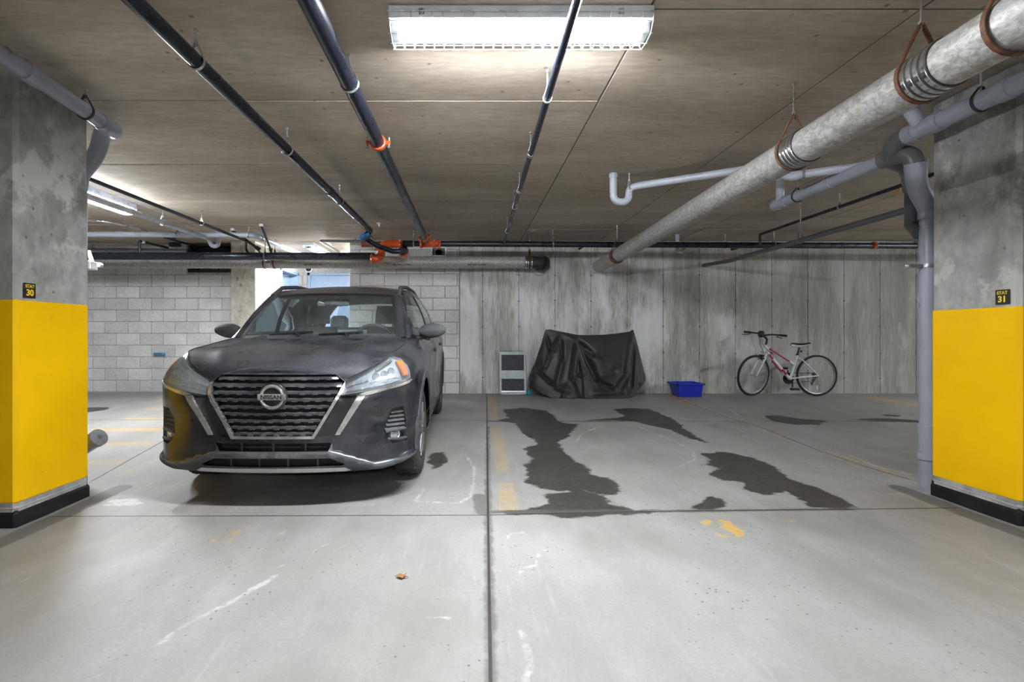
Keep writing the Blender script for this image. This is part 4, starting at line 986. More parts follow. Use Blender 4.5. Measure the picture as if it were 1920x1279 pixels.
for k in (1, -1): ribbon_part('cladding', 'car_plastic', car, RREG['clad'], -.004, -.008, k)
lip = ribbon_part('chin_lip', 'car_plastic', car, RREG['lip'], -.002, -.004)
ribbon_part('skid_trim', 'silver_trim', lip, RREG['silver'], -.006, -.01, label='silver trim strip along the chin')
for k in (1, -1): ribbon_part('bumper_panel', 'black_gloss', car, RREG['inner'], .012, .012, k)
for k in (1, -1): ribbon_part('chrome_blade', 'car_chrome', car, RREG['boom'], -.006, -.012, k, 'silver blade slanting down the bumper')
for k in (1, -1): ribbon_part('chrome_blade', 'car_chrome', car, RREG['strip'], -.003, -.008, k, 'silver strip under the headlamp')
gs = ribbon_part('grille_surround', 'car_chrome', car, RREG['vchrome'], -.010, -.022, label='silver V-shaped grille surround')
grl = ribbon_part('grille_back', 'void_black', car, RREG['grille'], .055, .055)
op = ribbon_part('air_intake', 'void_black', car, RREG['open'], .05, .05)
def along_s(mb, s0, s1, z, h, dep, off):                        # bar following the nose
    n = max(2, int(abs(s1-s0)/.03)); rows = []
    for k in range(n+1):
        s = s0+(s1-s0)*k/n; mir = 1 if s >= 0 else -1; a = abs(s)
        rows.append([rib(a, z-h/2, off+dep, mir), rib(a, z-h/2, off, mir), rib(a, z+h*.2, off-.004, mir), rib(a, z+h/2, off+dep*.5, mir), rib(a, z+h/2, off+dep, mir)])
    mb.grid(rows)
def v_in(z): return I(z, [.447, .757, .778, .826], [.246, .432, .444, .383])
zr_ = [.805, .762, .718, .674, .630, .586, .542, .500, .462]
for i, z in enumerate(zr_):
    mb = MB(); hw = v_in(z)-.006; along_s(mb, -hw, hw, z, .020, .03, .016)
    br = mb.build('grille_bar', 'grille_black', car)
    tb = MB(); n = int(2*hw/.075); st = 2*hw/n
    for k in range(n):
        s = -hw+st*(k+.5)+(st*.25 if i % 2 else -st*.25)
        if abs(s)+.018 > hw: continue
        a = abs(s); mir = 1 if s >= 0 else -1
        if i in (1, 2, 3) and a < .11: continue
        q = [rib(max(0, a-.017), z-.014, .009, mir), rib(a+.017, z-.014, .009, mir), rib(a+.012, z-.001, .008, mir), rib(max(0, a-.012), z-.001, .008, mir)]
        tb.prism(q, (0, .025, 0))
    tag(tb.build('bar_teeth', 'grille_black', br, False), None, kind='stuff')
# emblem
ez = .695; ey = rib(0, ez).y-.006
em = MB().lathe((0, ey+.012, ez), (0, -1, 0), [(.088, -.02), (.088, .004), (.082, .010), (.06, .012), (0, .012)], 40).build('emblem', 'black_gloss', car)
MB().sweep([(0+.068*math.cos(a), ey-.001, ez+.068*math.sin(a)) for a in np.linspace(0, 2*math.pi, 40, endpoint=False)], .0105, 8, closed=True).build('emblem_ring', 'car_chrome', em)
MB().box((-.088, ey-.016, ez-.019), (.088, ey+.002, ez+.019), .005).build('emblem_bar', 'car_chrome', em, False)
text('lettering', 'NISSAN', .034, 'print_black', em, (0, ey-.0162, ez), (1, 0, 0), (0, 0, 1), .0012, 1.15)
# intake slats and ribs
m = MB(); along_s(m, -.34, .34, .376, .010, .03, .03)
for s in (-.2, 0, .2): m.box((s-.006, rib(abs(s), .38).y+.02, .352), (s+.006, rib(abs(s), .38).y+.06, .404))
for s in (-.26, -.08, .10, .28): m.box((s-.005, rib(abs(s), .29).y+.02, .26), (s+.005, rib(abs(s), .29).y+.06, .315))
m.build('intake_slats', 'car_plastic', op, False)
# headlamps: pocket, reflector bowls, amber corner and clear lens
for k in (1, -1):
    hl = ribbon_part('headlamp', 'lamp_pocket', car, RREG['lamp'], .035, .035, k)
    ribbon_part('lens', 'lamp_lens', hl, RREG['lamp'], .001, 0, k)
    def hp(pts, name, mat, off=.026, dep=.012):
        P = dens(pts, .02); q = [rib(s, z, off, k) for s, z in P]; nn = sum((ribn(s, z) for s, z in P), Vector()).normalized(); nn.x *= k
        MB().prism(q, nn*dep).build(name, mat, hl, False)
    hp([(.45, .714), (.60, .735), (.72, .755), (.84, .777), (.85, .80), (.72, .785), (.60, .768), (.50, .748)], 'light_bar', 'reflector')
    hp([(.455, .738), (.50, .752), (.60, .776), (.60, .80), (.52, .775), (.47, .757)], 'light_bar', 'reflector', .030)
    for s, z in ((.66, .806), (.725, .820), (.785, .836)): MB().lathe(rib(s, z, .03, k), (k*.45, -.88, .1), [(.026, -.005), (.024, .006), (.014, .002), (0, .004)], 16).build('projector', 'reflector', hl)
    hp([(.866, .892), (.938, .892), (.915, .80), (.858, .798)] if k > 0 else [(.915, .892), (.952, .892), (.93, .81), (.90, .805)], 'turn_signal', 'amber', .020, .016)
    hp([(.66, .846), (.76, .885), (.84, .905), (.84, .897), (.76, .872), (.67, .835)], 'light_bar', 'car_plastic', .024)
    # fog lamp pocket
    fg = ribbon_part('fog_lamp_pocket', 'car_plastic', car, RREG['fog'], .03, .03, k)
    for i, z in enumerate((.575, .548, .520, .492, .465)):
        s0 = I(z, [.37, .438, .604], [.74, .70, .765]); s1 = .862; q = [rib(s0, z-.008, .004, k), rib(s1, z-.008, .004, k), rib(s1, z+.006, .012, k), rib(s0, z+.006, .012, k)]
        MB().prism(q, Vector((-k*.4, .9, 0))*.016).build('slat', 'car_plastic', fg, False)
    MB().lathe(rib(.785, .425, .022, k), (k*.6, -.8, 0), [(.038, -.01), (.034, .008), (.028, .004), (.0, .008)], 18).build('lamp', 'reflector', fg)
    MB().sweep([rib(.72, .405, .004, k), rib(.80, .395, .004, k), rib(.868, .395, .004, k)], .010, 8).sweep([rib(.71, .45, .004, k), rib(.80, .455, .004, k), rib(.868, .455, .004, k)], .009, 8).build('lamp_rim', 'car_plastic', fg)
# bonnet
rows = []
for s in list(np.arange(0.02, .5, .03))+list(np.arange(.5, 1.72, .05)):
    T = rib(s, ztop(s)); row = []
    zc = I(T.y, [.06, .085, .12, .2, .35, .6, 1.1], [.838, .843, .872, .905, .948, .998, 1.052])
    for j in range(-14, 15):
        t = j/14; a = abs(t); zz = T.z+(zc-T.z)*(1-a**2.6)+.020*math.exp(-((a-.66)/.07)**2)*sm((T.y-.12)/.2)-.010*math.exp(-((a-.45)/.14)**2)*sm((T.y-.2)/.3)
        fwd = -.0
        row.append(Vector((t*T.x, T.y-.035*(1-a*a)*sm((T.y-.3)/.5), zz)))
    rows.append(row)
bonnet = MB().grid(rows, True).build('bonnet', 'car_paint', car, True, 60)
for k in (1, -1):
    MB().sweep([rib(s, ztop(s), -.0005, k)+Vector((0, 0, .0015)) for s in np.arange(.46, 1.70, .04)], .0028, 5).build('shut_line', 'void_black', bonnet)
# greenhouse
def ws(t, v):                                                   # windscreen: t across -1..1, v up 0..1
    half = .655+(.535-.655)*v; a = abs(t)
    y = .96+(1.50-.96)*v+(.075)*a**2.2*(1-.3*v); z = 1.045+(1.428-1.045)*(v**.93)-.012*a*a*v-.012*a**2*(1-v)+.018*math.sin(math.pi*v)
    return Vector((t*half, y, z))
MB().grid([[ws(-1+2*i/20, j/10) for i in range(21)] for j in range(11)]).build('windscreen', 'windscreen', car)
m = MB(); ed = [ws(-1+2*i/20, 0) for i in range(21)]
m.grid([[p+Vector((0, -.06, -.012)) for p in ed], [p+Vector((0, .0, .004)) for p in ed], [p+Vector((0, .035, .03)) for p in ed]]).build('cowl', 'dash_black', car)
m = MB()
up = [ws(-1+2*i/20, .93)+Vector((0, -.001, .003)) for i in range(21)]; up2 = [ws(-1+2*i/20, 1.0)+Vector((0, 0, .003)) for i in range(21)]
m.grid([up, up2]); 
for k in (-1, 1): m.grid([[ws(k, j/10)+Vector((0, -.001, .003)) for j in range(11)], [ws(k*.955, j/10)+Vector((0, -.001, .003)) for j in range(11)]])
m.build('screen_border', 'void_black', car)
def belt(y): s = s_of_y(y); p = rib(s, ztop(s)); return p
AL = [(.712, 1.06, 1.035), (.665, 1.30, 1.235), (.615, 1.55, 1.40), (.60, 1.75, 1.462), (.605, 2.2, 1.497), (.60, 2.9, 1.492), (.585, 3.4, 1.465), (.55, 3.85, 1.415)]
def rail(y): a = np.array(AL); return Vector((np.interp(y, a[:, 1], a[:, 0]), y, np.interp(y, a[:, 1], a[:, 2])))
for k in (1, -1):
    mk = lambda p: Vector((k*p.x, p.y, p.z))
    rw = []
    for j in range(13):
        v = j/12; y = 1.06+(1.62-1.06)*v; a = ws(1, v); b = rail(y); mid = (a+b)/2+Vector((.012, -.012, .014)); rw.append([mk(a), mk(mid), mk(b)])
    MB().grid(rw).build('pillar', 'car_paint', car)
    # side glass and its posts
    ys_ = list(np.arange(1.06, 3.86, .04)); gl = []; 
    def side(y, v): b = belt(max(1.06, y)); t = rail(y); p = b+(t-b)*v; return Vector((k*(p.x+.03*math.sin(math.pi*v)), p.y, p.z))
    def strip_(y0, y1, v0, v1, off=0): 
        n = max(2, int((y1-y0)/.05)); return [[side(y0+(y1-y0)*i/n, v0+(v1-v0)*j/6)+Vector((k*off, 0, 0)) for j in range(7)] for i in range(n+1)]
    g1 = MB().grid(strip_(1.30, 2.13, .07, .90)).build('side_window', 'side_glass', car); MB().grid(strip_(2.25, 3.05, .07, .90)).build('side_window', 'rear_glass', car)
    MB().grid(strip_(3.13, 3.45, .1, .86)).build('side_window', 'side_glass', car)
    for (y0, y1, v0, v1, mt) in ((1.06, 1.32, 0, 1, 'car_paint'), (2.12, 2.26, 0, 1, 'void_black'), (3.04, 3.14, 0, 1, 'void_black'), (3.43, 3.86, 0, 1, 'car_paint'), (1.28, 3.5, 0, .08, 'void_black'), (1.28, 3.5, .88, 1.0, 'car_paint')):
        MB().grid(strip_(y0, y1, v0, v1, .002)).build('window_post', mt, car)
    # roof rails
    rr_ = [rail(y)+Vector((-.035, 0, .012+.022*min(1, max(0, math.sin(math.pi*(y-1.55)/2.0))*3))) for y in np.arange(1.55, 3.56, .1)]
    MB().sweep([mk(p) for p in rr_], .019, 10).build('roof_rail', 'car_plastic', car)
    # mirror
    mc = Vector((.905, 1.36, 1.085))
    mi = MB(); rws = []
    for i in range(13):
        t = i/12; x = -.115+.23*t; r = (math.sin(math.pi*(.06+.88*t)))**.55
        rws.append([mk(mc+Vector((x, -.07*math.cos(a)*r*(1-.35*t) if math.cos(a) > 0 else -.03*math.cos(a)*r, .072*math.sin(a)*r*(1-.18*t)+.012*t))) for a in np.linspace(0, 2*math.pi, 17)])
    md = mi.grid(rws).build('door_mirror', 'car_plastic', car, True, 70)
    MB().sweep([mk(Vector((.76, 1.40, 1.03))), mk(Vector((.83, 1.38, 1.035))), mk(mc+Vector((-.03, 0, -.06)))], .022, 10).build('mirror_stalk', 'car_plastic', md)
    for y in (1.95, 2.9): MB().sweep([mk(belt(y)+Vector((.075, -.09, -.14))), mk(belt(y)+Vector((.10, -.05, -.135))), mk(belt(y)+Vector((.10, .06, -.13))), mk(belt(y)+Vector((.075, .1, -.13)))], .014, 8).build('door_handle', 'car_paint', car)
# roof
rows = []
for y in list(np.arange(1.50, 3.86, .09))+[3.86]:
    b = rail(max(y, 1.62)); fw_ = sm((y-1.5)/.15); hx = .535+(b.x-.535)*fw_; ze = 1.418+(b.z-1.418)*fw_; zc = I(y, [1.5, 1.7, 2.1, 2.6, 3.2, 3.86], [1.43, 1.485, 1.535, 1.54, 1.515, 1.45])
    rows.append([Vector((t*hx, y+(.05*abs(t)**2.2 if y < 1.55 else 0), ze+(zc-ze)*(1-abs(t)**2.5))) for t in np.linspace(-1, 1, 21)])
roof = MB().grid(rows).build('roof', 'car_paint', car)
MB().grid([[p+Vector((0, 0, -.03)) for p in r] for r in rows[1:]]).build('headliner', 'headliner', car)
# tailgate, rear window and underbody
rw = []
for i, t in enumerate(np.linspace(-1, 1, 13)):
    a = Vector((t*.55, 3.86+.02*(1-t*t), 1.415+.035*(1-abs(t)**2.5))); b = Vector((t*.70, 4.12+.03*(1-t*t), 1.10)); rw.append([a+(b-a)*v for v in np.linspace(0, 1, 7)])
MB().grid(rw).build('rear_window', 'rear_glass', car)
MB().grid([[Vector((t*.72, 4.10+.10*(1-t*t), 1.10)), Vector((t*.72, 4.17+.10*(1-t*t), 1.09))] for t in np.linspace(-1, 1, 9)]).build('tailgate', 'car_paint', car)
MB().box((-.78, .30, .20), (.78, 4.05, .24)).build('underbody', 'void_black', car, False)
for k in (1, -1):
    for yc in (.78, 3.40):
        arc_ = [(yc+.40*math.cos(a), max(.24, .335+.40*math.sin(a))) for a in np.linspace(-.24, math.pi+.24, 20)]
        MB().grid([[Vector((k*.58, y, z)) for y, z in arc_], [Vector((k*.84, y, z)) for y, z in arc_]]).add([Vector((k*.58, y, z)) for y, z in arc_], [tuple(range(len(arc_)))]).build('wheel_well', 'void_black', car, False)
# cabin
MB().box((-.62, 1.0, .85), (.62, 1.42, .985), .03).box((.20, 1.30, .95), (.54, 1.44, 1.035), .03).build('dashboard', 'dash_black', car)
MB().box((-.66, 1.4, .28), (.66, 3.7, .34)).box((-.69, 1.3, .34), (-.65, 3.6, 1.0)).box((.65, 1.3, .34), (.69, 3.6, 1.0)).build('cabin_floor', 'dash_black', car, False)
def seat(x):
    def pad(w0, w1, p0, p1, d): 
        rows = []
        for v in np.linspace(0, 1, 7):
            w_ = w0+(w1-w0)*v; c = p0+(p1-p0)*v; f = .55+.45*math.sin(math.pi*min(1, max(0, .12+.76*v))); 
            rows.append([Vector((x+math.copysign(abs(math.cos(a))**.6, math.cos(a))*w_*.5*(.85+.15*f), c.y+math.copysign(abs(math.sin(a))**.7, math.sin(a))*d*f, c.z)) for a in np.linspace(0, 2*math.pi, 25)])
        m = MB().grid(rows); n = len(rows[0])-1; m.f.append(tuple(range(n))); k = len(m.v)-len(rows[0]); m.f.append(tuple(k+i for i in range(n))); return m
    s = pad(.50, .42, Vector((x, 2.05, .52)), Vector((x, 2.22, 1.12)), .075).build('seat_back', 'seat_grey', car)
    pad(.25, .22, Vector((x, 2.215, 1.15)), Vector((x, 2.25, 1.34)), .055).build('headrest', 'seat_grey', s)
    MB().box((x-.24, 1.55, .42), (x+.24, 2.1, .56), .04).build('seat_cushion', 'seat_grey', s)
    MB().cyl((x-.06, 2.22, 1.10), (x-.06, 2.23, 1.18), .007, 8).cyl((x+.06, 2.22, 1.10), (x+.06, 2.23, 1.18), .007, 8).build('headrest_post', 'chrome', s)
seat(.36); seat(-.36)
MB().box((-.62, 3.1, .5), (.62, 3.28, 1.08), .06).box((-.5, 3.16, 1.08), (-.28, 3.27, 1.25), .04).box((.28, 3.16, 1.08), (.5, 3.27, 1.25), .04).build('rear_bench', 'seat_grey', car)
sw = MB().sweep([Vector((.36+.185*math.cos(a), 1.52-.06*math.sin(a), .965+.175*math.sin(a))) for a in np.linspace(0, 2*math.pi, 28, endpoint=False)], .016, 8, closed=True)
sw.sweep([(.18, 1.53, .96), (.36, 1.50, .95), (.54, 1.53, .96)], .018, 8).sweep([(.36, 1.50, .95), (.36, 1.55, .80)], .02, 8).lathe((.36, 1.50, .95), (0, -1, .35), [(.07, -.02), (.065, .02), (0, .03)], 16).build('steering_wheel', 'dash_black', car)
MB().box((-.115, 1.56, 1.315), (.115, 1.60, 1.38), .015).cyl((0, 1.58, 1.37), (0, 1.52, 1.43), .012, 8).build('cabin_mirror', 'reflector', car)
for x in (-.36, .36): MB().box((x-.17, 1.56, 1.385), (x+.17, 1.72, 1.405), .006).build('sun_visor', 'headliner', car)
# wipers
for a, b in (((-.60, .02), (-.06, .06)), ((.02, .02), (.56, .06))):
    p = [ws(a[0]+(b[0]-a[0])*t, a[1]+(b[1]-a[1])*t)+Vector((0, -.012, .012)) for t in np.linspace(0, 1, 8)]
    MB().sweep(p, .007, 6).sweep([p[0]+Vector((.25, -.03, -.01)), p[4]+Vector((0, -.006, .004))], .009, 6).build('wiper', 'void_black', car)
# wheels
def wheel(x, yc, k):
    r, wd = .335, .205; c = Vector((x, yc, r))
    ty = MB().lathe(c-Vector((k*wd/2, 0, 0)), (k, 0, 0), [(.22, .012), (.235, .0), (.29, -.004), (.318, .012), (.331, .03), (r, .06), (r, wd-.06), (.331, wd-.03), (.318, wd-.012), (.29, wd+.004), (.235, wd), (.22, wd-.012)], 48).build('wheel', 'tyre_rubber', car)
    tr = MB()
    for i in range(44):
        a = 2*math.pi*i/44
        for j, xx in enumerate((.03, .085, .14)):
            for w2 in (0,):
                d = Vector((0, math.cos(a+.04*j), math.sin(a+.04*j))); t = Vector((0, -d.z, d.y)); o = c-Vector((k*wd/2, 0, 0))+Vector((k*xx, 0, 0))+d*(r-.006)
                tr.add([o-t*.017, o+t*.012+Vector((k*.0, 0, 0)), o+t*.022+Vector((k*.035, 0, 0)), o-t*.007+Vector((k*.035, 0, 0))]+[o-t*.017+d*.0085, o+t*.012+d*.0085, o+t*.022+Vector((k*.035, 0, 0))+d*.0085, o-t*.007+Vector((k*.035, 0, 0))+d*.0085], [(4, 5, 6, 7), (0, 1, 5, 4), (1, 2, 6, 5), (2, 3, 7, 6), (3, 0, 4, 7)])
    tr.build('tread', 'tyre_rubber', ty, False)
    MB().lathe(c, (k, 0, 0), [(.0, .0), (.21, .0), (.222, .095), (.205, .098), (.195, .05), (.0, .045)], 36).build('rim', 'void_black', ty)
    sp = MB()
    for i in range(5):
        a = 2*math.pi*i/5+.3
        for e in (-.16, .16):
            d0 = Vector((0, math.cos(a), math.sin(a))); d1 = Vector((0, math.cos(a+e), math.sin(a+e))); sp.sweep([c+Vector((k*.09, 0, 0))+d0*.04, c+Vector((k*.092, 0, 0))+d1*.208], [.02, .014], 6)
    sp.lathe(c, (k, 0, 0), [(.05, .07), (.045, .105), (0, .11)], 16); sp.build('spokes', 'rim_grey', ty)
for k in (1, -1):
    for yc in (.78, 3.40): wheel(k*.765, yc, k)
# ================================================================== things along the back wall
simple('bike_white', (.72, .73, .76), .3, var=.05, coat=.5); simple('bike_pink', (.42, .025, .11), .35); simple('tyre_black', (.015, .015, .016), .75)
simple('alloy', (.45, .45, .46), .35, .8); simple('bike_black', (.012, .012, .013), .45); simple('saddle_white', (.70, .70, .70), .5)
simple('bin_blue', (.012, .035, .46), .38, var=.1); simple('cart_grey', (.36, .41, .41), .45, .1); simple('cart_pad', (.045, .05, .07), .7, var=.25, scale=20); simple('teal', (.02, .23, .33), .3)
def cover_mat():
    t = NT('cover_fabric'); a = t.noise(4, 5); t.col(t.mix(t.ramp(a, .3, .7), (.010, .011, .014), (.019, .020, .026))); t.rough(.5)
    t.b.inputs['Sheen Weight'].default_value = .25; t.bump(t.noise(18, 4), .08, .006); M['cover_fabric'] = t.m
cover_mat()
# ---- bicycle leaning on the wall
BD = 8.13
def bp(cx, cy, off=0.): p = W(1340+cx/7.385, 600+cy/7.385, BD); p.y += off; return p
fh, rh = bp(525, 767), bp(1412, 770)
RW = rh.z-fz(BD)-.001
bike = thing('bicycle', 'white bicycle with pink stripes leaning against the concrete wall', 'bicycle', (bp(1000, 0).x, BD, fz(BD)))
sax = (bp(705, 345)-bp(665, 470)).normalized(); stA = math.radians(20)
def steer(p):                                                   # rotate about the head tube
    o = bp(680, 430); return o+Matrix.Rotation(stA, 4, sax) @ (Vector(p)-o)
def wheel_part(c, f, name):
    circ = lambda r, n=40, y=0.: [f(c+Vector((r*math.cos(a), y, r*math.sin(a)))) for a in np.linspace(0, 2*math.pi, n, endpoint=False)]
    tw = MB().sweep(circ(RW-.019, 48), .019, 10, closed=True).build(name, 'tyre_black', bike)
    MB().sweep(circ(RW-.042, 48, -.004), .009, 8, closed=True).sweep(circ(RW-.042, 48, .004), .009, 8, closed=True).build('rim', 'alloy', tw)
    sp = MB()
    for i in range(28):
        a = 2*math.pi*i/28; b = a+(.55 if i % 4 < 2 else -.55); y = .025 if i % 2 else -.025
        sp.cyl(f(c+Vector((.02*math.cos(b), y, .02*math.sin(b)))), f(c+Vector(((RW-.045)*math.cos(a), 0, (RW-.045)*math.sin(a)))), .0014, 5)
    tag(sp.build('spokes', 'alloy', tw), None, kind='stuff')
    MB().cyl(f(c+Vector((0, -.05, 0))), f(c+Vector((0, .05, 0))), .014, 12).build('hub', 'alloy', tw)
    MB().box(c+Vector((-.012, -.012, -.22)), c+Vector((.012, -.004, -.16)), .003).build('reflector', 'saddle_white', tw, False) if f(c) == c else None
idn = lambda p: Vector(p)
wheel_part(fh, steer, 'front_wheel'); wheel_part(rh, idn, 'rear_wheel')
ht, hb = bp(705, 345), bp(678, 440); bb = bp(1045, 815); stt = bp(1147, 480)
fr = MB().cyl(ht, hb, .026, 14).sweep([bp(735, 385), bp(1092, 610)], .018, 12).sweep([bp(735, 455), bp(1032, 808)], .023, 12).sweep([stt, bb], .019, 12).cyl(bb+Vector((0, -.04, 0)), bb+Vector((0, .04, 0)), .024, 12)
fr.sweep([ht+Vector((.01, 0, -.03)), bp(735, 455)], .022, 10)
frame = fr.build('frame', 'bike_white', bike)
for y in (-.05, .05):
    MB().sweep([bb+Vector((.02, y*.7, .01)), rh+Vector((0, y, 0))], .010, 8).build('chain_stay', 'bike_white', bike); MB().sweep([bp(1152, 520)+Vector((0, y*.4, 0)), bp(1200, 560)+Vector((0, y*.9, 0)), rh+Vector((0, y, 0))], .009, 8).build('seat_stay', 'bike_white', bike)
MB().sweep([bp(752, 395, -.012), bp(1030, 572, -.012)], .0145, 10).build('stripe', 'bike_pink', frame)
MB().sweep([bp(745, 470, -.014), bp(800, 535, -.014)], .016, 10).sweep([bp(925, 682, -.014), bp(985, 752, -.014)], .0165, 10).sweep([bp(790, 560, -.006), bp(925, 720, -.006)], .014, 10).build('stripe', 'bike_pink', frame)
# fork with steering
fk = MB(); cr = bp(668, 470)
for y in (-.055, .055): fk.sweep([steer(cr+Vector((0, y, 0))), steer(bp(640, 560)+Vector((0, y, 0))), steer(fh+Vector((0, y, 0)))], [.019, .017, .012], 10)
fk.cyl(steer(cr+Vector((0, -.07, 0))), steer(cr+Vector((0, .07, 0))), .02, 10).build('fork', 'bike_white', bike)
MB().cyl(steer(bp(650, 495)+Vector((0, -.05, 0))), steer(bp(650, 495)+Vector((0, .05, 0))), .014, 8).sweep([steer(bp(640, 520)+Vector((0, -.06, 0))), steer(bp(610, 545)+Vector((0, -.03, 0)))], .012, 8).build('brake', 'bike_black', bike)
top = bp(715, 330); sm_ = bp(700, 258)
MB().cyl(ht, top, .017, 10).sweep([steer(top), steer(bp(722, 270)), steer(bp(655, 215))], .016, 10).build('stem', 'bike_black', bike)
hbm = bp(655, 212)
bar = [steer(hbm+Vector((.02, y, .0+.025*min(1, abs(y)/.1)))) for y in (-.31, -.2, -.09, 0, .09, .2, .31)]
rot = Matrix.Rotation(math.radians(24), 4, 'Z')
bar = [hbm+rot @ (p-hbm) for p in bar]
hbar = MB().sweep(bar, .013, 10).build('handlebar', 'bike_black', bike)
for a, b in ((0, 1), (6, 5)):
    MB().cyl(bar[a], bar[a]+(bar[b]-bar[a])*.95, .018, 10).build('grip', 'bike_black', hbar)
    p = bar[b]; MB().sweep([p, p+Vector((-.04, 0, -.03)), p+(bar[a]-p)*.8+Vector((-.05, 0, -.04))], .007, 6).build('brake_lever', 'bike_black', hbar)
MB().box(hbm+Vector((-.06, -.07, -.03)), hbm+Vector((.01, .03, .07)), .02).build('front_bag', 'bike_black', hbar)
MB().sweep(bend([hbm+Vector((-.07, -.05, -.02)), bp(600, 330, -.05), bp(650, 430, -.04), bp(665, 480, -.03)], .12), .0035, 6).sweep(bend([hbm+Vector((-.04, -.04, -.02)), bp(620, 300, -.03), bp(700, 400, -.03), bp(760, 450, -.02)], .12), .0035, 6).build('cable', 'bike_black', bike)
# saddle, post, drivetrain
MB().cyl(stt, bp(1172, 385), .014, 10).cyl(stt-Vector((0, 0, .012)), stt+Vector((0, 0, .012)), .023, 12).box(bp(1190, 450, -.01), bp(1210, 420, .015), .004).build('seat_post', 'bike_black', bike)
rows = []
for t in np.linspace(0, 1, 9):
    x = bp(1055+250*t, 0).x; hw = .028+.055*sm((t-.25)/.55); zt_ = bp(0, 328-12*abs(2*t-1)**2+(8 if t < .1 else 0)).z; zb = bp(0, 350+32*math.sin(math.pi*min(1, t+.15))).z
    e = .6+.4*math.sin(math.pi*(.1+.8*t)); rows.append([Vector((x, BD+hw*e*math.sin(a), (zt_+zb)/2+(zt_-zb)/2*math.cos(a))) for a in np.linspace(0, 2*math.pi, 17)])
sd_ = MB().grid(rows).build('saddle', 'saddle_white', bike, True, 60)
MB().grid([[p+Vector((0, 0, .006)) for p in r[:5]] for r in rows]).grid([[p+Vector((0, 0, .006)) for p in r[12:]] for r in rows]).build('saddle_cover', 'bike_black', sd_)
cr_ = bp(1010, 830)
MB().lathe(bb+Vector((0, .05, 0)), (0, -1, 0), [(.0, 0), (.085, 0), (.088, .006), (.085, .012), (.06, .012), (.055, .004), (.03, .004), (.03, .02), (0, .02)], 28).build('chainring', 'bike_black', bike)
MB().sweep([bb+Vector((0, -.055, 0)), bp(1048, 925, -.055)], .011, 8).box(bp(1005, 965, -.13), bp(1112, 935, -.06), .006).build('crank', 'bike_black', bike)
MB().sweep([bb+Vector((0, .055, 0)), bp(1042, 700, .055)], .011, 8).box(bp(985, 690, .06), bp(1055, 662, .13), .006).build('crank', 'bike_black', bike)
ch = [bb+Vector((-.0, .045, .085)), rh+Vector((0, .045, .035)), rh+Vector((.02, .045, -.035)), bp(1370, 900, .045), bp(1330, 850, .045), bb+Vector((0, .045, -.085))]
MB().sweep(ch, .005, 6, closed=True).build('chain', 'bike_black', bike)
MB().lathe(rh+Vector((0, .05, 0)), (0, -1, 0), [(.02, 0), (.05, 0), (.05, .01), (.03, .025), (.02, .025)], 20).sweep([rh+Vector((-.0, .05, -.02)), bp(1380, 860, .05), bp(1372, 905, .05)], .014, 8).build('derailleur', 'bike_black', bike)
# ---- bicycle under a black cover
CVD = 8.02
def cv(cx, cy): return ((980+cx/7.68-PX)*CVD/FPX, CH+(PY-605-cy/7.68)*CVD/FPX)
top_l = [(350, 100), (420, 95), (500, 115), (700, 155), (820, 178), (1000, 180), (1200, 175), (1400, 155), (1580, 130), (1625, 100), (1638, 110)]
bot_l = [(100, 900), (150, 935), (300, 1035), (450, 1078), (700, 1098), (900, 1105), (1100, 1097), (1400, 1090), (1560, 1060), (1640, 980), (1745, 900), (1795, 860)]
lef_l = [(350, 100), (330, 150), (290, 300), (230, 470), (180, 620), (115, 760), (95, 830), (100, 900)]
rig_l = [(1638, 110), (1650, 150), (1690, 300), (1740, 500), (1790, 700), (1812, 780), (1812, 820), (1795, 860)]
def pl(L, t):
    a = np.array(L, float); d = np.concatenate([[0], np.cumsum(np.hypot(*np.diff(a, axis=0).T))]); d /= d[-1]; return np.array([np.interp(t, d, a[:, 0]), np.interp(t, d, a[:, 1])])
FOLDS = [(560, 190, 400, 470, .055, 34), (400, 470, 330, 640, .035, 30), (345, 150, 420, 440, -.05, 30), (780, 280, 700, 800, .075, 34), (575, 200, 560, 560, -.045, 30), (800, 290, 1080, 900, -.06, 55), (790, 280, 860, 760, .05, 40), (1600, 160, 1480, 700, .055, 45),
         (1630, 330, 1560, 900, -.06, 26), (1680, 330, 1700, 860, .04, 35), (200, 690, 440, 900, -.05, 26), (440, 900, 620, 960, .05, 40), (700, 800, 780, 1060, -.05, 24), (740, 740, 840, 770, .04, 20), (860, 780, 870, 1080, .035, 30), (1060, 860, 1240, 930, -.05, 40), (1300, 950, 1470, 760, .04, 24), (1360, 1000, 1540, 760, -.035, 22),
         (480, 100, 780, 260, .03, 22), (800, 270, 1000, 450, -.04, 45), (470, 900, 560, 560, .04, 34), (620, 880, 560, 1060, .03, 26), (300, 520, 300, 760, .025, 24), (950, 470, 1200, 620, .018, 80), (1100, 760, 1300, 700, .02, 50), (1000, 1000, 1400, 980, .03, 40)]
def fold(cx, cy):
    d = 0.
    for x0, y0, x1, y1, am, wd_ in FOLDS:
        ex, ey = x1-x0, y1-y0; t = ((cx-x0)*ex+(cy-y0)*ey)/(ex*ex+ey*ey); tc = max(0, min(1, t)); dd = math.hypot(cx-x0-ex*tc, cy-y0-ey*tc)
        d += 1.35*am*math.exp(-(dd/(wd_*.9))**2)*(.5+.5*sm(tc*4))
    d += .006*math.sin(cx*.021+cy*.006)*sm(cy/700)
    return d
NU, NV = 120, 64; front = []; back = []
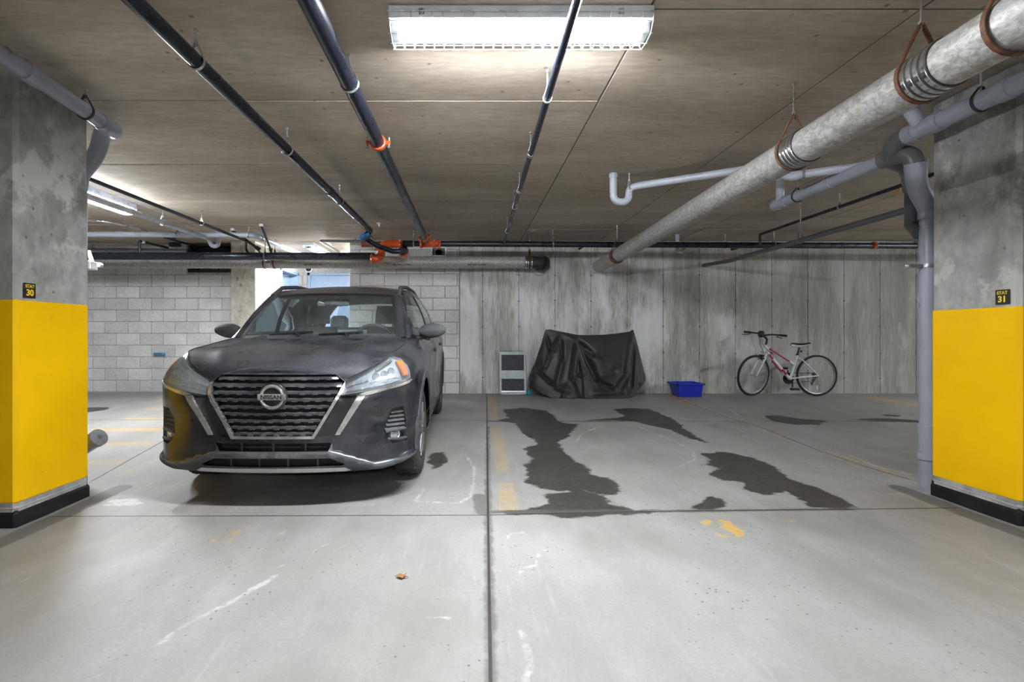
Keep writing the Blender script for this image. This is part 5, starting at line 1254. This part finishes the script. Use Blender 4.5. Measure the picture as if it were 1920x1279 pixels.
for j in range(NV+1):
    v = j/NV; rf = []; rb = []
    for i in range(NU+1):
        u = i/NU; a, b, c, d = pl(top_l, u), pl(bot_l, u), pl(lef_l, v), pl(rig_l, v)
        P0, P1, P2, P3 = np.array(top_l[0]), np.array(top_l[-1]), np.array(bot_l[0]), np.array(bot_l[-1])
        q = (1-v)*a+v*b+(1-u)*c+u*d-((1-u)*(1-v)*P0+u*(1-v)*P1+(1-u)*v*P2+u*v*P3)
        x, z = cv(*q); edge = (math.sin(math.pi*u))**.45; bul = (.03+.27*v**.8)*edge
        rf.append(Vector((x, 8.16-bul-fold(*q)*min(1, edge*1.3)*min(1, v*6), max(z, fz(8)+.006)))); rb.append(Vector((x, 8.17+.09*edge*min(1, v*3), max(z, fz(8.3)+.006))))
    front.append(rf); back.append(rb)
cvr = thing('covered_bicycle', 'bicycle hidden under a draped black cover beside the folded cart', 'bicycle', (cv(900, 0)[0], 8.1, fz(8.1)))
MB().grid(front).grid(back, True).build('cover', 'cover_fabric', cvr, True, 75)
for cx in (1468, 425):
    x = cv(cx, 0)[0]; c = Vector((x, 8.16, fz(8.16)+.321)); R_ = .30
    cc = lambda r: [c+Vector((r*math.cos(a), 0, r*math.sin(a))) for a in np.linspace(0, 2*math.pi, 40, endpoint=False)]
    wv = MB().sweep(cc(R_), .02, 8, closed=True).build('wheel', 'tyre_black', cvr); MB().sweep(cc(R_-.028), .010, 8, closed=True).build('rim', 'alloy', wv)
# ---- folded platform cart standing on end
CD = 8.30
def cp(cx, cy, off=0.): p = W(920+cx/11.63, 640+cy/11.63, CD); p.y += off+(.10*(1165-cy)/945); return p
cart = thing('platform_cart', 'folded grey platform cart with dark pads standing against the wall', 'cart', cp(490, 1165))
def plate(x0, y0, x1, y1, off, th, name, mat, par, r=.012):
    P = [(x0+r*0, y0), (x1, y0), (x1, y1), (x0, y1)]
    q = [cp(a, b, off) for a, b in P]; q = bend([(q[0]+q[1])/2, q[1], q[2], q[3], q[0], (q[0]+q[1])/2], r*2.2, 5)[:-1]
    return MB().prism(q, Vector((0, th, 0))).build(name, mat, par, False)
deck = plate(188, 222, 790, 1168, .012, .04, 'deck', 'bike_black', cart, .03)
def bar_(x0, y0, x1, y1, name='frame_bar', r=.014): return MB().sweep([cp(x0, y0, 0), cp(x1, y1, 0)], r, 10).build(name, 'cart_grey', cart)
plate(195, 232, 780, 300, -.008, .03, 'frame_bar', 'cart_grey', cart, .02); plate(195, 260, 240, 1150, -.008, .03, 'frame_bar', 'cart_grey', cart, .01); plate(735, 260, 780, 1150, -.008, .03, 'frame_bar', 'cart_grey', cart, .01)
plate(235, 640, 745, 822, -.014, .03, 'cross_plate', 'cart_grey', cart); plate(235, 1080, 750, 1108, -.014, .02, 'frame_bar', 'alloy', cart, .004); plate(235, 1118, 750, 1160, -.014, .03, 'frame_bar', 'cart_grey', cart, .006)
plate(240, 303, 737, 636, .004, .02, 'pad', 'cart_pad', cart); plate(240, 828, 737, 1078, .004, .02, 'pad', 'cart_pad', cart)
tc = W(991.8, 735, 8.2); tc.z = fz(8.2)
can = thing('gas_canister', 'small teal gas canister with a brass valve beside the cart', 'canister', tc)
MB().lathe(tc, (0, 0, 1), [(.032, 0), (.04, .01), (.042, .05), (.036, .085), (.02, .098), (0, .10)], 18).build('bottle', 'teal', can); MB().lathe(tc+Vector((0, 0, .097)), (0, 0, 1), [(.014, 0), (.014, .02), (.008, .022), (.008, .045), (.016, .046), (.016, .058), (0, .06)], 12).build('valve', 'brass', can)
# ---- blue bin
def bn(cx, cy, off=0.): p = W(900+cx/4.364, 580+cy/4.364, 8.05); p.y += off; return p
bb0 = bn(1708, 708)
binn = thing('storage_bin', 'empty blue plastic storage bin on the floor by the wall', 'bin', (bb0.x, 8.2, fz(8.1)))
def ringz(z, x0, x1, y0, y1): return [Vector((x0, y0, z)), Vector((x1, y0, z)), Vector((x1, y1, z)), Vector((x0, y1, z))]
zb, zt_ = fz(8.1)+.001, bn(0, 607).z
xb0, xb1, xt0, xt1 = bn(1628, 0).x, bn(1805, 0).x, bn(1605, 0).x, bn(1812, 0).x
O = [ringz(zb, xb0, xb1, 8.02, 8.32), ringz(zt_, xt0, xt1, 7.99, 8.35), ringz(zt_, xt0+.008, xt1-.008, 7.998, 8.342), ringz(zb+.008, xb0+.008, xb1-.008, 8.028, 8.312)]
m = MB(); vs = [p for r in O for p in r]; fs = [(3, 2, 1, 0)]
for a in range(3):
    for i in range(4): fs.append((a*4+i, a*4+(i+1) % 4, (a+1)*4+(i+1) % 4, (a+1)*4+i))
fs.append((12, 13, 14, 15)); m.add(vs, fs).build('tub', 'bin_blue', binn, False)
m = MB()
for a, b in (((xt0-.02, 7.97), (xt1+.02, 7.992)), ((xt0-.02, 8.348), (xt1+.02, 8.37)), ((xt0-.02, 7.97), (xt0+.002, 8.37)), ((xt1-.002, 7.97), (xt1+.02, 8.37))): m.box((a[0], a[1], zt_-.02), (b[0], b[1], zt_+.006), .003)
m.build('rim', 'bin_blue', binn, False)
